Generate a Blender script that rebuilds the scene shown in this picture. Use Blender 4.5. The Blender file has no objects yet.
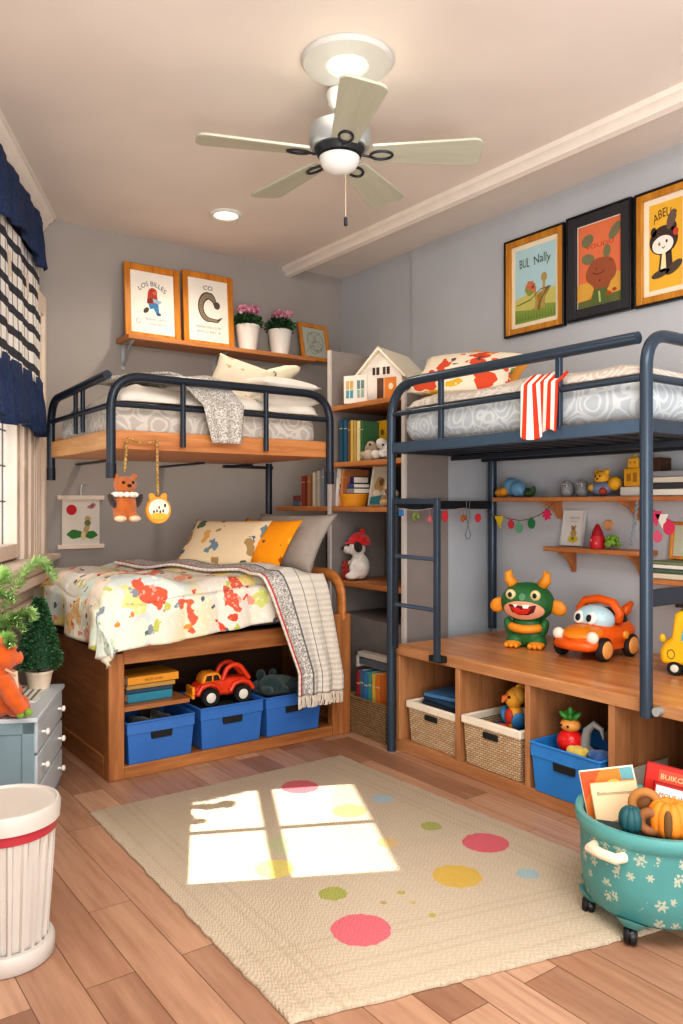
import bpy, math, random
from math import sin, cos, pi, radians, sqrt, atan2, tan
from mathutils import Vector, Matrix, Euler
random.seed(7)
COL = bpy.context.scene.collection
# ---------------------------------------------------------------- camera geometry (metres, eye height EYE)
EYE = 1.4
FPX = 797.0
YAW = math.atan(576.5 / FPX)
SN, CS = sin(YAW), cos(YAW)
def onX(px, py, X):
    r = (px - 341.5) / FPX; d = X / (SN + CS * r)
    return Vector((X, d * (CS - SN * r), EYE + (505 - py) / FPX * d))
def onY(px, py, Y):
    r = (px - 341.5) / FPX; d = Y / (CS - SN * r)
    return Vector((d * (SN + CS * r), Y, EYE + (505 - py) / FPX * d))
def onZ(px, py, Z):
    r = (px - 341.5) / FPX; d = (EYE - Z) * FPX / (py - 505)
    return Vector((d * (SN + CS * r), d * (CS - SN * r), Z))
RW, BW, CE = 3.92, 5.42, 3.30          # right wall x, back wall y, ceiling z

# ---------------------------------------------------------------- materials
def lin(h):
    if not isinstance(h, str): return tuple(h) if len(h) == 4 else tuple(h) + (1.0,)
    c = [int(h[i:i + 2], 16) / 255 for i in (0, 2, 4)]
    return tuple((x / 12.92 if x <= .04045 else ((x + .055) / 1.055) ** 2.4) for x in c) + (1.0,)
class NT:
    def __init__(s, name, rough=.5, spec=.4, metal=0.0):
        s.m = bpy.data.materials.new(name); s.m.use_nodes = True
        s.t = s.m.node_tree; s.b = s.t.nodes['Principled BSDF']
        s.b.inputs['Roughness'].default_value = rough; s.b.inputs['Metallic'].default_value = metal
        s.b.inputs['Specular IOR Level'].default_value = spec
        s._obj = None
    def n(s, typ, ins=None, **kw):
        nd = s.t.nodes.new(typ)
        for k, v in kw.items(): setattr(nd, k, v)
        for k, v in (ins or {}).items():
            s.put(nd.inputs[k], v)
        return nd
    def put(s, sock, v):
        if isinstance(v, bpy.types.NodeSocket): s.t.links.new(v, sock)
        elif isinstance(v, bpy.types.Node): s.t.links.new(v.outputs[0], sock)
        else: sock.default_value = v
    @property
    def obj(s):
        if s._obj is None: s._obj = s.n('ShaderNodeTexCoord').outputs['Object']
        return s._obj
    def mapv(s, scale=(1, 1, 1), rot=(0, 0, 0), loc=(0, 0, 0), v=None):
        return s.n('ShaderNodeMapping', {'Vector': v or s.obj, 'Scale': scale, 'Rotation': rot, 'Location': loc}).outputs[0]
    def noise(s, v=None, scale=5, detail=3, rough=.5, out=0):
        return s.n('ShaderNodeTexNoise', {'Vector': v or s.obj, 'Scale': scale, 'Detail': detail, 'Roughness': rough}).outputs[out]
    def vor(s, v=None, scale=5, out='Distance', feature='F1', rnd=1.0):
        return s.n('ShaderNodeTexVoronoi', {'Vector': v or s.obj, 'Scale': scale, 'Randomness': rnd}, feature=feature).outputs[out]
    def math(s, op, a, b=None, c=None):
        nd = s.n('ShaderNodeMath', operation=op); s.put(nd.inputs[0], a)
        if b is not None: s.put(nd.inputs[1], b)
        if c is not None: s.put(nd.inputs[2], c)
        return nd.outputs[0]
    def ramp(s, fac, stops, interp='LINEAR'):
        nd = s.n('ShaderNodeValToRGB', {'Fac': fac}); cr = nd.color_ramp; cr.interpolation = interp
        while len(cr.elements) < len(stops): cr.elements.new(.5)
        for e, (p, c) in zip(cr.elements, stops): e.position = p; e.color = lin(c)
        return nd.outputs[0]
    def mix(s, fac, a, b, blend='MIX'):
        nd = s.n('ShaderNodeMix', data_type='RGBA', blend_type=blend)
        s.put(nd.inputs[0], fac)
        s.put(nd.inputs[6], lin(a) if isinstance(a, str) else a); s.put(nd.inputs[7], lin(b) if isinstance(b, str) else b)
        return nd.outputs[2]
    def xyz(s, v=None):
        return s.n('ShaderNodeSeparateXYZ', {'Vector': v or s.obj}).outputs
    def color(s, c): s.put(s.b.inputs['Base Color'], lin(c) if isinstance(c, str) else c); return s
    def bump(s, h, strength=.3, dist=.01):
        s.put(s.b.inputs['Normal'], s.n('ShaderNodeBump', {'Height': h, 'Strength': strength, 'Distance': dist}).outputs[0]); return s
MC = {}
def paint(h, rough=.5, var=.08, bump=0, scale=9, metal=0.0, spec=.4, fuzz=0):
    key = (h, rough, var, bump, scale, metal, fuzz)
    if key in MC: return MC[key]
    k = NT('paint_' + h, rough, spec, metal)
    c = lin(h); f = k.noise(scale=scale, detail=4)
    lo = tuple(x * (1 - var) for x in c[:3]) + (1,); hi = tuple(min(1, x * (1 + var)) for x in c[:3]) + (1,)
    k.color(k.ramp(f, [(.3, lo), (.7, hi)]))
    if bump: k.bump(k.noise(scale=scale * 20, detail=2), bump, .004)
    if fuzz:
        k.b.inputs['Sheen Weight'].default_value = fuzz
    MC[key] = k.m; return k.m
def flat(h, rough=.7): return paint(h, rough, .03)
def plush(h): return paint(h, .95, .15, .8, 25, fuzz=.3)
def wood(dark, light, axis='x', rough=.45, scale=1.0, name='wood'):
    key = (dark, light, axis, rough, scale)
    if key in MC: return MC[key]
    k = NT(name, rough)
    st = {'x': (1.2, 14, 14), 'y': (14, 1.2, 14), 'z': (14, 14, 1.2)}[axis]
    v = k.mapv(tuple(a * scale for a in st))
    f = k.noise(v, 1.6, 5, .6)
    f2 = k.noise(k.mapv(tuple(a * 4 * scale for a in st)), 2, 3)
    g = k.math('ADD', k.math('MULTIPLY', f, .75), k.math('MULTIPLY', f2, .25))
    k.color(k.ramp(g, [(.33, dark), (.66, light)])); k.bump(f2, .08, .003)
    MC[key] = k.m; return k.m
def emit(h, strength):
    k = NT('glow', .5); k.color(h); k.b.inputs['Emission Color'].default_value = lin(h); k.b.inputs['Emission Strength'].default_value = strength
    return k.m

# ---------------------------------------------------------------- mesh builder
class G:
    def __init__(s): s.v = []; s.f = []; s.mats = []; s.X = Matrix(); s.cur = 0
    def mat(s, m):
        if m not in s.mats: s.mats.append(m)
        s.cur = s.mats.index(m); return s
    def at(s, loc=(0, 0, 0), rot=(0, 0, 0), scale=(1, 1, 1)):
        s.X = Matrix.LocRotScale(Vector(loc), Euler(rot), Vector(scale)); return s
    def raw(s, vs, fs):
        b = len(s.v); s.v.extend((s.X @ Vector(p))[:] for p in vs)
        s.f.extend((tuple(b + i for i in f), s.cur) for f in fs); return s
    def box(s, c, d, rot=(0, 0, 0)):
        R = Euler(rot).to_matrix(); c = Vector(c)
        vs = [c + R @ Vector((x * d[0] / 2, y * d[1] / 2, z * d[2] / 2)) for z in (-1, 1) for y in (-1, 1) for x in (-1, 1)]
        return s.raw(vs, [(0, 2, 3, 1), (4, 5, 7, 6), (0, 1, 5, 4), (2, 6, 7, 3), (0, 4, 6, 2), (1, 3, 7, 5)])
    def bb(s, x0, x1, y0, y1, z0, z1): return s.box(((x0 + x1) / 2, (y0 + y1) / 2, (z0 + z1) / 2), (abs(x1 - x0), abs(y1 - y0), abs(z1 - z0)))
    def tube(s, pts, r, n=10, closed=False, caps=True, flat=1.0):
        P = [Vector(p) for p in pts]; N = len(P); rs = r if isinstance(r, (list, tuple)) else [r] * N
        T = []
        for i in range(N):
            a = P[(i - 1) % N] if (closed or i > 0) else P[0]; b = P[(i + 1) % N] if (closed or i < N - 1) else P[-1]
            t = (b - a); T.append(t.normalized() if t.length > 1e-9 else Vector((0, 0, 1)))
        up = Vector((0, 0, 1)) if abs(T[0].z) < .9 else Vector((1, 0, 0))
        u = T[0].cross(up).normalized(); vs = []
        for i in range(N):
            u = (u - T[i] * u.dot(T[i])); u = u.normalized() if u.length > 1e-6 else T[i].orthogonal().normalized()
            w = T[i].cross(u)
            for k in range(n):
                a = 2 * pi * k / n; vs.append(P[i] + (u * cos(a) + w * sin(a) * flat) * rs[i])
        fs = []
        for i in range(N if closed else N - 1):
            for k in range(n):
                j = (i + 1) % N; fs.append((i * n + k, i * n + (k + 1) % n, j * n + (k + 1) % n, j * n + k))
        if caps and not closed:
            fs.append(tuple(range(n))[::-1]); fs.append(tuple((N - 1) * n + k for k in range(n)))
        return s.raw(vs, fs)
    def cyl(s, p, q, r, r2=None, n=20): return s.tube([p, q], [r, r if r2 is None else r2], n)
    def lathe(s, prof, c=(0, 0, 0), n=32, rot=(0, 0, 0), flatx=1, flaty=1, caps=False):
        R = Euler(rot).to_matrix(); c = Vector(c); vs = []; fs = []; m = len(prof)
        for (r, z) in prof:
            for k in range(n):
                a = 2 * pi * k / n; vs.append(c + R @ Vector((r * cos(a) * flatx, r * sin(a) * flaty, z)))
        for i in range(m - 1):
            for k in range(n): fs.append((i * n + k, i * n + (k + 1) % n, (i + 1) * n + (k + 1) % n, (i + 1) * n + k))
        if caps and prof[0][0] > 1e-5: fs.append(tuple(range(n))[::-1])
        if caps and prof[-1][0] > 1e-5: fs.append(tuple((m - 1) * n + k for k in range(n)))
        return s.raw(vs, fs)
    def ell(s, c, r, rot=(0, 0, 0), nu=20, nv=12):
        if not isinstance(r, (tuple, list)): r = (r, r, r)
        R = Euler(rot).to_matrix(); c = Vector(c); vs = []; fs = []
        for j in range(nv + 1):
            t = pi * j / nv
            for i in range(nu):
                a = 2 * pi * i / nu
                vs.append(c + R @ Vector((r[0] * sin(t) * cos(a), r[1] * sin(t) * sin(a), -r[2] * cos(t))))
        for j in range(nv):
            for i in range(nu):
                fs.append((j * nu + i, j * nu + (i + 1) % nu, (j + 1) * nu + (i + 1) % nu, (j + 1) * nu + i))
        return s.raw(vs, fs)
    def prism(s, poly, y0, y1):          # polygon in the xz plane pulled along y
        n = len(poly); vs = [(x, y0, z) for x, z in poly] + [(x, y1, z) for x, z in poly]
        fs = [tuple(range(n)), tuple(range(2 * n - 1, n - 1, -1))] + [(i, i + n, (i + 1) % n + n, (i + 1) % n) for i in range(n)]
        return s.raw(vs, fs)
    def slab(s, poly, z0, z1):           # polygon in the xy plane pulled along z
        n = len(poly); vs = [(x, y, z0) for x, y in poly] + [(x, y, z1) for x, y in poly]
        fs = [tuple(range(n))[::-1], tuple(range(n, 2 * n))] + [(i, (i + 1) % n, (i + 1) % n + n, i + n) for i in range(n)]
        return s.raw(vs, fs)
    def grid(s, fn, nu, nv):
        vs = [fn(i / nu, j / nv) for j in range(nv + 1) for i in range(nu + 1)]
        fs = [(j * (nu + 1) + i, j * (nu + 1) + i + 1, (j + 1) * (nu + 1) + i + 1, (j + 1) * (nu + 1) + i) for j in range(nv) for i in range(nu)]
        return s.raw(vs, fs)
    def cushion(s, w, h, t, c=(0, 0, 0), rot=(0, 0, 0), pinch=.09, n=16, pw=.42, wob=.0):
        R = Euler(rot).to_matrix(); c = Vector(c); vs = []; fs = []
        for sd in (-1, 1):
            for j in range(n + 1):
                for i in range(n + 1):
                    u = 2 * i / n - 1; v = 2 * j / n - 1
                    k = max(0, (1 - u * u) * (1 - v * v)) ** pw
                    p = Vector((w / 2 * u * (1 - pinch * (1 - v * v)), sd * (t / 2 * k + .001) + wob * sin(5 * u + 3 * v) * k, h / 2 * v * (1 - pinch * (1 - u * u))))
                    vs.append(c + R @ p)
        m = (n + 1) ** 2
        for b in (0, 1):
            for j in range(n):
                for i in range(n):
                    q = [b * m + j * (n + 1) + i, b * m + j * (n + 1) + i + 1, b * m + (j + 1) * (n + 1) + i + 1, b * m + (j + 1) * (n + 1) + i]
                    fs.append(tuple(q if b == 0 else q[::-1]))
        edge = [i for i in range(n)] + [n + j * (n + 1) for j in range(n)] + [n * (n + 1) + n - i for i in range(n)] + [(n - j) * (n + 1) for j in range(n)]
        for a, b in zip(edge, edge[1:] + edge[:1]): fs.append((a, a + m, b + m, b))
        return s.raw(vs, fs)
    # flat art in the xz plane, front towards -y
    def disc(s, cx, cz, rx, rz=None, rot=0, y=0, n=24, wob=0):
        rz = rx if rz is None else rz; vs = []
        for i in range(n):
            a = 2 * pi * i / n; k = 1 + wob * sin(3 * a + cx * 40) * cos(2 * a)
            x, z = rx * cos(a) * k, rz * sin(a) * k
            vs.append((cx + x * cos(rot) - z * sin(rot), y, cz + x * sin(rot) + z * cos(rot)))
        return s.raw(vs, [tuple(range(n))])
    def face(s, pts, y=0): return s.raw([(x, y, z) for x, z in pts], [tuple(range(len(pts)))])
    def rect(s, x0, x1, z0, z1, y=0): return s.face([(x0, z0), (x1, z0), (x1, z1), (x0, z1)], y)
    def stroke(s, pts, w, y=0):
        vs = []; N = len(pts); ws = w if isinstance(w, (list, tuple)) else [w] * N
        for i in range(N):
            a = Vector(pts[max(0, i - 1)]); b = Vector(pts[min(N - 1, i + 1)]); t = (b - a).normalized(); nn = Vector((-t.y, t.x)) * ws[i] / 2
            p = Vector(pts[i]); vs += [(p.x + nn.x, y, p.y + nn.y), (p.x - nn.x, y, p.y - nn.y)]
        return s.raw(vs, [(2 * i, 2 * i + 1, 2 * i + 3, 2 * i + 2) for i in range(N - 1)])
    def text(s, txt, cx, cz, size, y=0, arc=0, width=None):
        vs, fs, wd = text_geo(txt); k = size if width is None else width / wd
        out = []
        for (x, z) in vs:
            X = (x - wd / 2) * k; Z = z * size
            if arc: a = X / arc; X, Z = (arc + Z) * sin(a), (arc + Z) * cos(a) - arc
            out.append((cx + X, y, cz + Z))
        return s.raw(out, fs)
TG = {}
def text_geo(txt):
    if txt in TG: return TG[txt]
    cu = bpy.data.curves.new('t', 'FONT'); cu.body = txt; cu.resolution_u = 3
    o = bpy.data.objects.new('t', cu); me = bpy.data.meshes.new_from_object(o)
    vs = [(v.co.x, v.co.y) for v in me.vertices]; fs = [tuple(p.vertices) for p in me.polygons]
    wd = max([v[0] for v in vs] + [.01])
    bpy.data.objects.remove(o); bpy.data.curves.remove(cu); bpy.data.meshes.remove(me)
    TG[txt] = (vs, fs, wd); return TG[txt]
def fillet(pts, r, n=7):
    P = [Vector(p) for p in pts]; out = [P[0]]
    for i in range(1, len(P) - 1):
        a = (P[i - 1] - P[i]); b = (P[i + 1] - P[i]); k = min(r, a.length * .49 if i > 1 else a.length * .95, b.length * .49 if i < len(P) - 2 else b.length * .95)
        p0 = P[i] + a.normalized() * k; p1 = P[i] + b.normalized() * k
        for j in range(n + 1):
            t = j / n; out.append(p0 * (1 - t) ** 2 + P[i] * 2 * t * (1 - t) + p1 * t * t)
    out.append(P[-1]); return out

def tag(o, label=None, cat=None, group=None, kind=None):
    if label: o['label'] = label
    if cat: o['category'] = cat
    if group: o['group'] = group
    if kind: o['kind'] = kind
    return o
def obj(name, g, parent=None, bevel=0, solid=0, sub=0, remesh=0, sharp=38, mats=None, label=None, loc=None, rz=0, smooth=0):
    me = bpy.data.meshes.new(name); me.from_pydata(g.v, [], [f for f, _ in g.f])
    for m in g.mats: me.materials.append(m)
    me.polygons.foreach_set('material_index', [i for _, i in g.f]); me.polygons.foreach_set('use_smooth', [True] * len(g.f))
    me.update()
    if sharp < 180: me.set_sharp_from_angle(angle=radians(sharp))
    o = bpy.data.objects.new(name, me); COL.objects.link(o)
    if parent: o.parent = parent
    if loc: o.location = loc; o.rotation_euler.z = rz
    if remesh:
        r = o.modifiers.new('r', 'REMESH'); r.mode = 'VOXEL'; r.voxel_size = remesh; r.use_smooth_shade = True
        sm = o.modifiers.new('s', 'SMOOTH'); sm.factor = .5; sm.iterations = 5
    if solid:
        r = o.modifiers.new('t', 'SOLIDIFY'); r.thickness = solid; r.offset = 0
    if bevel:
        r = o.modifiers.new('b', 'BEVEL'); r.width = bevel; r.segments = 2; r.limit_method = 'ANGLE'; r.angle_limit = radians(40)
    if sub:
        r = o.modifiers.new('u', 'SUBSURF'); r.levels = sub; r.render_levels = sub
    if label: o['label'] = label
    return o
def thing(name, label, cat, loc=(0, 0, 0), rz=0, group=None):
    o = bpy.data.objects.new(name, None); COL.objects.link(o); o.location = loc; o.rotation_euler.z = rz; o.empty_display_size = .05
    return tag(o, label, cat, group)
def single(name, g, label, cat, loc=(0, 0, 0), rz=0, group=None, **kw):
    o = obj(name, g, None, loc=loc, rz=rz, **kw); return tag(o, label, cat, group)
def struct(name, g, **kw):
    o = obj(name, g, None, **kw); o['kind'] = 'structure'; return o
def N(m=None):
    g = G()
    if m: g.mat(m)
    return g
def dup(root, loc, rz, label=None, group=None, scale=None):
    r = root.copy(); COL.objects.link(r); r.location = loc; r.rotation_euler.z = rz
    if scale: r.scale = (scale,) * 3
    if label: r['label'] = label
    if group: r['group'] = group
    for ch in list(root.children):
        c = ch.copy(); COL.objects.link(c); c.parent = r
        for q in list(ch.children):
            e = q.copy(); COL.objects.link(e); e.parent = c
    return r
# ================================================================ room
C0 = Vector((1.457, 5.42, 0)); LU = Vector((-.441, -.8975, 0)); LN = Vector((.8975, -.441, 0)); LRZ = atan2(.8975, .441)
def wallpaint(h, name):
    k = NT(name, .85, .2); f = k.noise(scale=1.3, detail=3); c = lin(h)
    k.color(k.ramp(f, [(.3, tuple(x * .95 for x in c[:3]) + (1,)), (.7, tuple(x * 1.05 for x in c[:3]) + (1,))]))
    k.bump(k.noise(scale=220, detail=2), .05, .002); return k.m
M_BACK = wallpaint('a8a19b', 'back_wall_paint'); M_RIGHT = wallpaint('bec2c7', 'right_wall_paint'); M_LEFT = wallpaint('b4aaa2', 'left_wall_paint')
M_CEIL = wallpaint('e9e0d8', 'ceiling_paint'); M_TRIM = paint('eee6dc', .45, .03); M_CREAM = paint('e9d8c6', .5, .04)
# floor planks
k = NT('plank_floor', .38, .45)
v = k.mapv((1, 1, 1), (0, 0, radians(90)))
br = k.n('ShaderNodeTexBrick', {'Vector': v, 'Color1': (0, 0, 0, 1), 'Color2': (1, 1, 1, 1), 'Mortar': (.5, .5, .5, 1), 'Scale': 1.0, 'Mortar Size': .0014, 'Brick Width': 1.15, 'Row Height': .15, 'Bias': 0.0}, offset=.37)
tone = br.outputs['Color']; gap = br.outputs['Fac']
w = k.n('ShaderNodeVectorMath', {0: k.obj, 1: k.n('ShaderNodeVectorMath', {0: tone, 1: (7.3, 3.1, 0)}, operation='MULTIPLY').outputs[0]}, operation='ADD').outputs[0]
gr = k.noise(k.mapv((26, 1.5, 1), v=w), 1.5, 6, .62)
gr2 = k.noise(k.mapv((9, .9, 1), v=w), 1.2, 4, .6)
base = k.ramp(tone, [(0, '7e5a46'), (.2, 'a57c62'), (.4, 'c29c82'), (.6, '8f6852'), (.8, 'b58d73'), (1, '9c735c')])
dk = k.mix(k.math('MULTIPLY', k.ramp(gr, [(.45, '000000'), (.75, 'ffffff')]), .55), base, '7d543a')
dk = k.mix(k.math('MULTIPLY', k.ramp(gr2, [(.5, '000000'), (.8, 'ffffff')]), .35), dk, 'd9b090')
k.color(k.mix(gap, dk, '5a3a28')); k.bump(k.math('SUBTRACT', k.math('MULTIPLY', gr, .25), gap), .25, .004)
M_FLOOR = k.m
g = N(M_FLOOR).slab([(-2.6, -1.4), (RW, -1.4), (RW, BW), (1.457, BW), (-1.9, -1.4)], -.06, 0)
struct('floor', g)
g = N(M_CEIL).slab([(-2.2, -1.4), (RW, -1.4), (RW, BW), (1.457, BW)], CE, CE + .06); struct('ceiling', g)
struct('wall_back', N(M_BACK).bb(1.3, RW + .1, BW, BW + .12, 0, CE))
g = N(M_RIGHT).bb(RW, RW + .12, -1.4, BW, 0, CE).bb(RW - .02, RW, -1.4, 4.50, 0, CE); struct('wall_right', g)
RI = RW - .02
# left wall in its own frame: x = -t along the wall, front = -y
W1, W2 = (.66, 1.44), (1.64, 2.54); WZ0, WZ1 = 1.10, 2.55; Q0, Q1 = 1.03, 1.98
g = N(M_LEFT)
def wl(t0, t1, z0, z1): g.bb(-t1, -t0, 0, .14, z0, z1)
wl(-.1, W1[0], 0, CE); wl(W1[0], W1[1], 0, WZ0); wl(W1[0], W1[1], WZ1, CE); wl(W1[1], W2[0], 0, CE)
wl(W2[0], W2[1], 0, Q0); wl(W2[0], W2[1], Q1, CE); wl(W2[1], 7.6, 0, CE)
struct('wall_left', g, loc=C0, rz=LRZ)
# crown moulding on the left wall, ceiling strip, baseboard
prof = [(0, 0), (0, -.12), (-.015, -.12), (-.025, -.10), (-.04, -.09), (-.07, -.045), (-.09, -.035), (-.10, -.015), (-.115, -.012), (-.115, 0)]
g = N(M_TRIM); g.raw([(x, y, CE - .001 + z) for x in (-7.0, 0) for y, z in prof], [tuple(range(10)), tuple(range(19, 9, -1))] + [(i, i + 10, (i + 1) % 10 + 10, (i + 1) % 10) for i in range(10)])
struct('trim_1', g, loc=C0, rz=LRZ)
prof = [(-.075, 0), (-.075, -.03), (-.05, -.04), (-.035, -.065), (.0, -.075), (.03, -.06), (.045, -.035), (.075, -.03), (.075, 0)]
g = N(M_TRIM); n = len(prof); g.raw([(3.41 + x, y, CE - .001 + z) for y in (-1.4, BW) for x, z in prof], [tuple(range(n)), tuple(range(2 * n - 1, n - 1, -1))] + [(i, i + n, (i + 1) % n + n, (i + 1) % n) for i in range(n)])
struct('trim_2', g)
struct('baseboard_back', N(M_TRIM).bb(1.5, RW, BW - .015, BW, 0, .1), bevel=.004)
# ---- window in view: fluted casing, sash, leaded pane, sill
k = NT('window_glass', .05); k.b.inputs['Transmission Weight'].default_value = 0; k.color('dfeaf2')
k.b.inputs['Emission Color'].default_value = lin('e9f3fb'); k.b.inputs['Emission Strength'].default_value = .0
tr = k.n('ShaderNodeBsdfTransparent', {'Color': (.97, .99, 1, 1)}); gl = k.n('ShaderNodeBsdfGlossy', {'Roughness': .02})
mx = k.n('ShaderNodeMixShader', {0: .06, 1: tr.outputs[0], 2: gl.outputs[0]}); k.t.links.new(mx.outputs[0], k.t.nodes['Material Output'].inputs[0]); M_GLASS = k.m
w = thing('window_1', None, None, C0, LRZ); w['kind'] = 'structure'
g = N(M_CREAM)
g.bb(-.64, -.05, -.028, 0, .98, 2.75)
for i, (a, b, d) in enumerate([(.05, .12, .062), (.14, .19, .045), (.21, .26, .045), (.28, .33, .045), (.35, .40, .045), (.43, .49, .055), (.54, .645, .05)]): g.bb(-b, -a, -d, 0, .98, 2.75)
g.bb(-1.56, -.04, -.06, 0, 2.62, 2.75)
obj('casing', g, w, bevel=.006)
g = N(M_CREAM)
g.bb(-.73, -.66, -.03, .10, WZ0, WZ1).bb(-1.44, -1.37, -.03, .10, WZ0, WZ1).bb(-1.37, -.73, -.03, .10, WZ0, WZ0 + .08).bb(-1.37, -.73, -.03, .10, WZ1 - .07, WZ1)
obj('sash', g, w, bevel=.005)
g = N(M_CREAM).bb(-1.70, -.03, -.15, 0, 1.045, 1.085).bb(-1.70, -.045, -.10, 0, .985, 1.045).bb(-1.70, -.04, -.125, 0, .93, .985).bb(-1.70, -.05, -.05, 0, .84, .93).bb(-1.70, -.045, -.085, 0, .80, .84)
obj('sill', g, w, bevel=.01)
gl = obj('pane', N(M_GLASS).bb(-1.37, -.73, .04, .045, WZ0 + .08, WZ1 - .07), w)
g = N(paint('5b6066', .5))
for t in (.79, 1.06, 1.32): g.bb(-t - .004, -t + .004, .033, .039, WZ0 + .08, WZ1 - .07)
for z in (1.42, 1.62, 1.82, 2.02, 2.22): g.bb(-1.37, -.73, .033, .039, z - .004, z + .004)
obj('leading', g, w)
w = thing('window_2', None, None, C0, LRZ); w['kind'] = 'structure'
g = N(M_CREAM); a, b = W2
g.bb(-b, -a, .0, .1, Q0, Q0 + .02).bb(-b, -a, 0, .1, Q1 - .015, Q1).bb(-a - .02, -a, 0, .1, Q0, Q1).bb(-b, -b + .02, 0, .1, Q0, Q1)
mm = -(a + b) / 2; g.bb(mm - .018, mm + .018, .03, .07, Q0, Q1).bb(-b, -a, .03, .07, 1.465, 1.495)
obj('sash', g, w); obj('casing', N(M_CREAM).bb(-b - .1, -b, -.03, 0, Q0 - .1, Q1 + .1).bb(-a, -a + .06, -.03, 0, Q0 - .1, Q1 + .1).bb(-b - .1, -a + .06, -.03, 0, Q1, Q1 + .1).bb(-b - .1, -a + .06, -.06, 0, Q0 - .1, Q0), w, bevel=.004)
# ---------------------------------------------------------------- curtain: navy valance, gingham panel, navy ruffle
k = NT('navy_denim', .9); x, y, z = k.xyz()
f = k.noise(k.mapv((260, 260, 30)), 1, 2); k.color(k.ramp(f, [(.3, '1a2540'), (.7, '33466e')])); k.bump(f, .3, .002); M_NAVY = k.m
k = NT('gingham', .9); x, y, z = k.xyz()
def band(u, s, duty, ph=0): return k.math('LESS_THAN', k.math('FRACT', k.math('MULTIPLY_ADD', u, s, ph)), duty)
wz = k.math('ADD', z, k.math('MULTIPLY', k.noise(scale=6), .03))
hz = band(wz, 8.6, .42); vt = band(k.math('ADD', x, k.math('MULTIPLY', k.noise(scale=4), .03)), 10.5, .16, .2)
c = k.mix(hz, 'f1eee8', '3d4048'); c = k.mix(k.math('MULTIPLY', vt, .7), c, '24262e'); k.color(c); M_GING = k.m
cur = thing('window_curtain', 'navy and black gingham ruffled curtain over the window', 'curtain', C0, LRZ)
def wavy(t0, t1, z0, z1, amp, fq, d0, flare, scal, nu=120, nv=14):
    def fn(u, v):
        t = t0 + (t1 - t0) * u; a = amp * (.35 + .65 * (1 - v) * flare)
        y = -d0 - a * (sin(fq * t) + .4 * sin(fq * 2.3 * t + 1)) - (1 - v) * flare * .03
        zz = z0 + (z1 - z0) * v + (1 - v) * scal * sin(fq * .37 * t + .6)
        return (-t - (0.02 * sin(9 * v) if True else 0), y, zz)
    return fn
g = N(M_NAVY).grid(wavy(.20, 1.75, 2.86, 3.19, .020, 21, .075, 1.0, .03), 220, 12); obj('valance', g, cur, solid=.006, sharp=180)
g = N(M_GING).grid(wavy(.24, 1.7, 2.14, 2.92, .014, 17, .06, .2, .0), 220, 20); obj('panel', g, cur, solid=.004, sharp=180)
g = N(M_NAVY).grid(wavy(.17, 1.7, 1.83, 2.18, .026, 23, .07, 1.0, .02), 220, 12); obj('ruffle', g, cur, solid=.006, sharp=180)
obj('rod', N(paint('2a2c33', .4)).cyl((-1.8, -.055, 3.1), (-.22, -.055, 3.1), .012), cur)
# ---------------------------------------------------------------- ceiling fan, disc, lights
M_WHT = paint('e9ebe8', .35, .02); M_SIL = paint('b9c2c6', .3, .03, metal=.6); M_DKM = paint('3a3d42', .4, .05, metal=.5)
fx, fy = 2.108, 2.93
M_DISC = paint('cfcfcc', .4, .02)
dsc = thing('ceiling_light', 'round white ceiling disc with glowing recessed light above the fan', 'ceiling light', (2.013, 2.74, CE), 0)
g = N(M_DISC).lathe([(.0, -.001), (.195, -.001), (.197, -.012), (.188, -.024), (.10, -.03), (.092, -.03), (.086, -.022), (.0, -.022)], n=48); obj('disc', g, dsc)
M_GLOW = emit('ffe9c4', 1.7)
g = N(M_GLOW).lathe([(.0, -.028), (.06, -.027), (.084, -.023)], n=36); obj('lens', g, dsc)
fan = thing('ceiling_fan', 'white five blade ceiling fan with short rod and pull chain', 'fan', (fx, fy, 0.045))
g = N(M_WHT).lathe([(.0, CE - .073), (.055, CE - .073), (.06, CE - .09), (.05, CE - .135), (.03, CE - .155), (0, CE - .155)], n=32); obj('canopy', g, fan)
obj('rod', N(M_DKM).cyl((0, 0, 2.98), (0, 0, CE - .15), .016), fan)
g = N(M_SIL).lathe([(0, 3.09), (.09, 3.085), (.135, 3.06), (.14, 3.03), (.14, 2.985), (.125, 2.965), (.0, 2.965)], n=40); obj('motor_housing', g, fan)
g = N(M_DKM).lathe([(0, 2.97), (.115, 2.965), (.1, 2.935), (.0, 2.935)], n=40); obj('rotor', g, fan)
g = N(M_WHT).lathe([(0, 2.94), (.07, 2.938), (.092, 2.925), (.09, 2.905), (.07, 2.875), (.03, 2.858), (0, 2.856)], n=36); obj('switch_cap', g, fan)
M_BLADE = wood('b4b5a2', 'c3c7b6', 'x', .45, .6, 'blade')
def blade_outline(L0, L1, w0, w1):
    pts = [(L0, -w0 / 2)]
    pts += [(L1 - .04, -w1 / 2)] + [(L1 - .04 + .04 * sin(a), -w1 / 2 + .04 - .04 * cos(a)) for a in (.5, 1.0, pi / 2)]
    pts += [(x, -y) for x, y in pts[::-1]]; return pts
for i, ang in enumerate((66, 128, 194, 279, 358)):
    a = radians(ang) - YAW; pt = bpy.data.objects.new('blade', None)
    o = obj('blade', N(M_BLADE).slab(blade_outline(.15, .64, .12, .19), -.006, .006), fan, bevel=.003)
    o.location = (0, 0, 2.945); o.rotation_euler = Euler((radians(13), 0, 0)).to_matrix().to_euler(); o.rotation_euler = (Matrix.Rotation(a, 3, 'Z') @ Matrix.Rotation(radians(-11), 3, 'X')).to_euler()
    gi = N(M_DKM).tube([(.07, 0, .0), (.12, 0, -.012)] + [(.19 - .05 * cos(a), .03 * sin(a), -.010) for a in [2 * pi * i / 16 for i in range(1, 17)]], .006, 8)
    obj('blade_bracket', gi, o)
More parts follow.
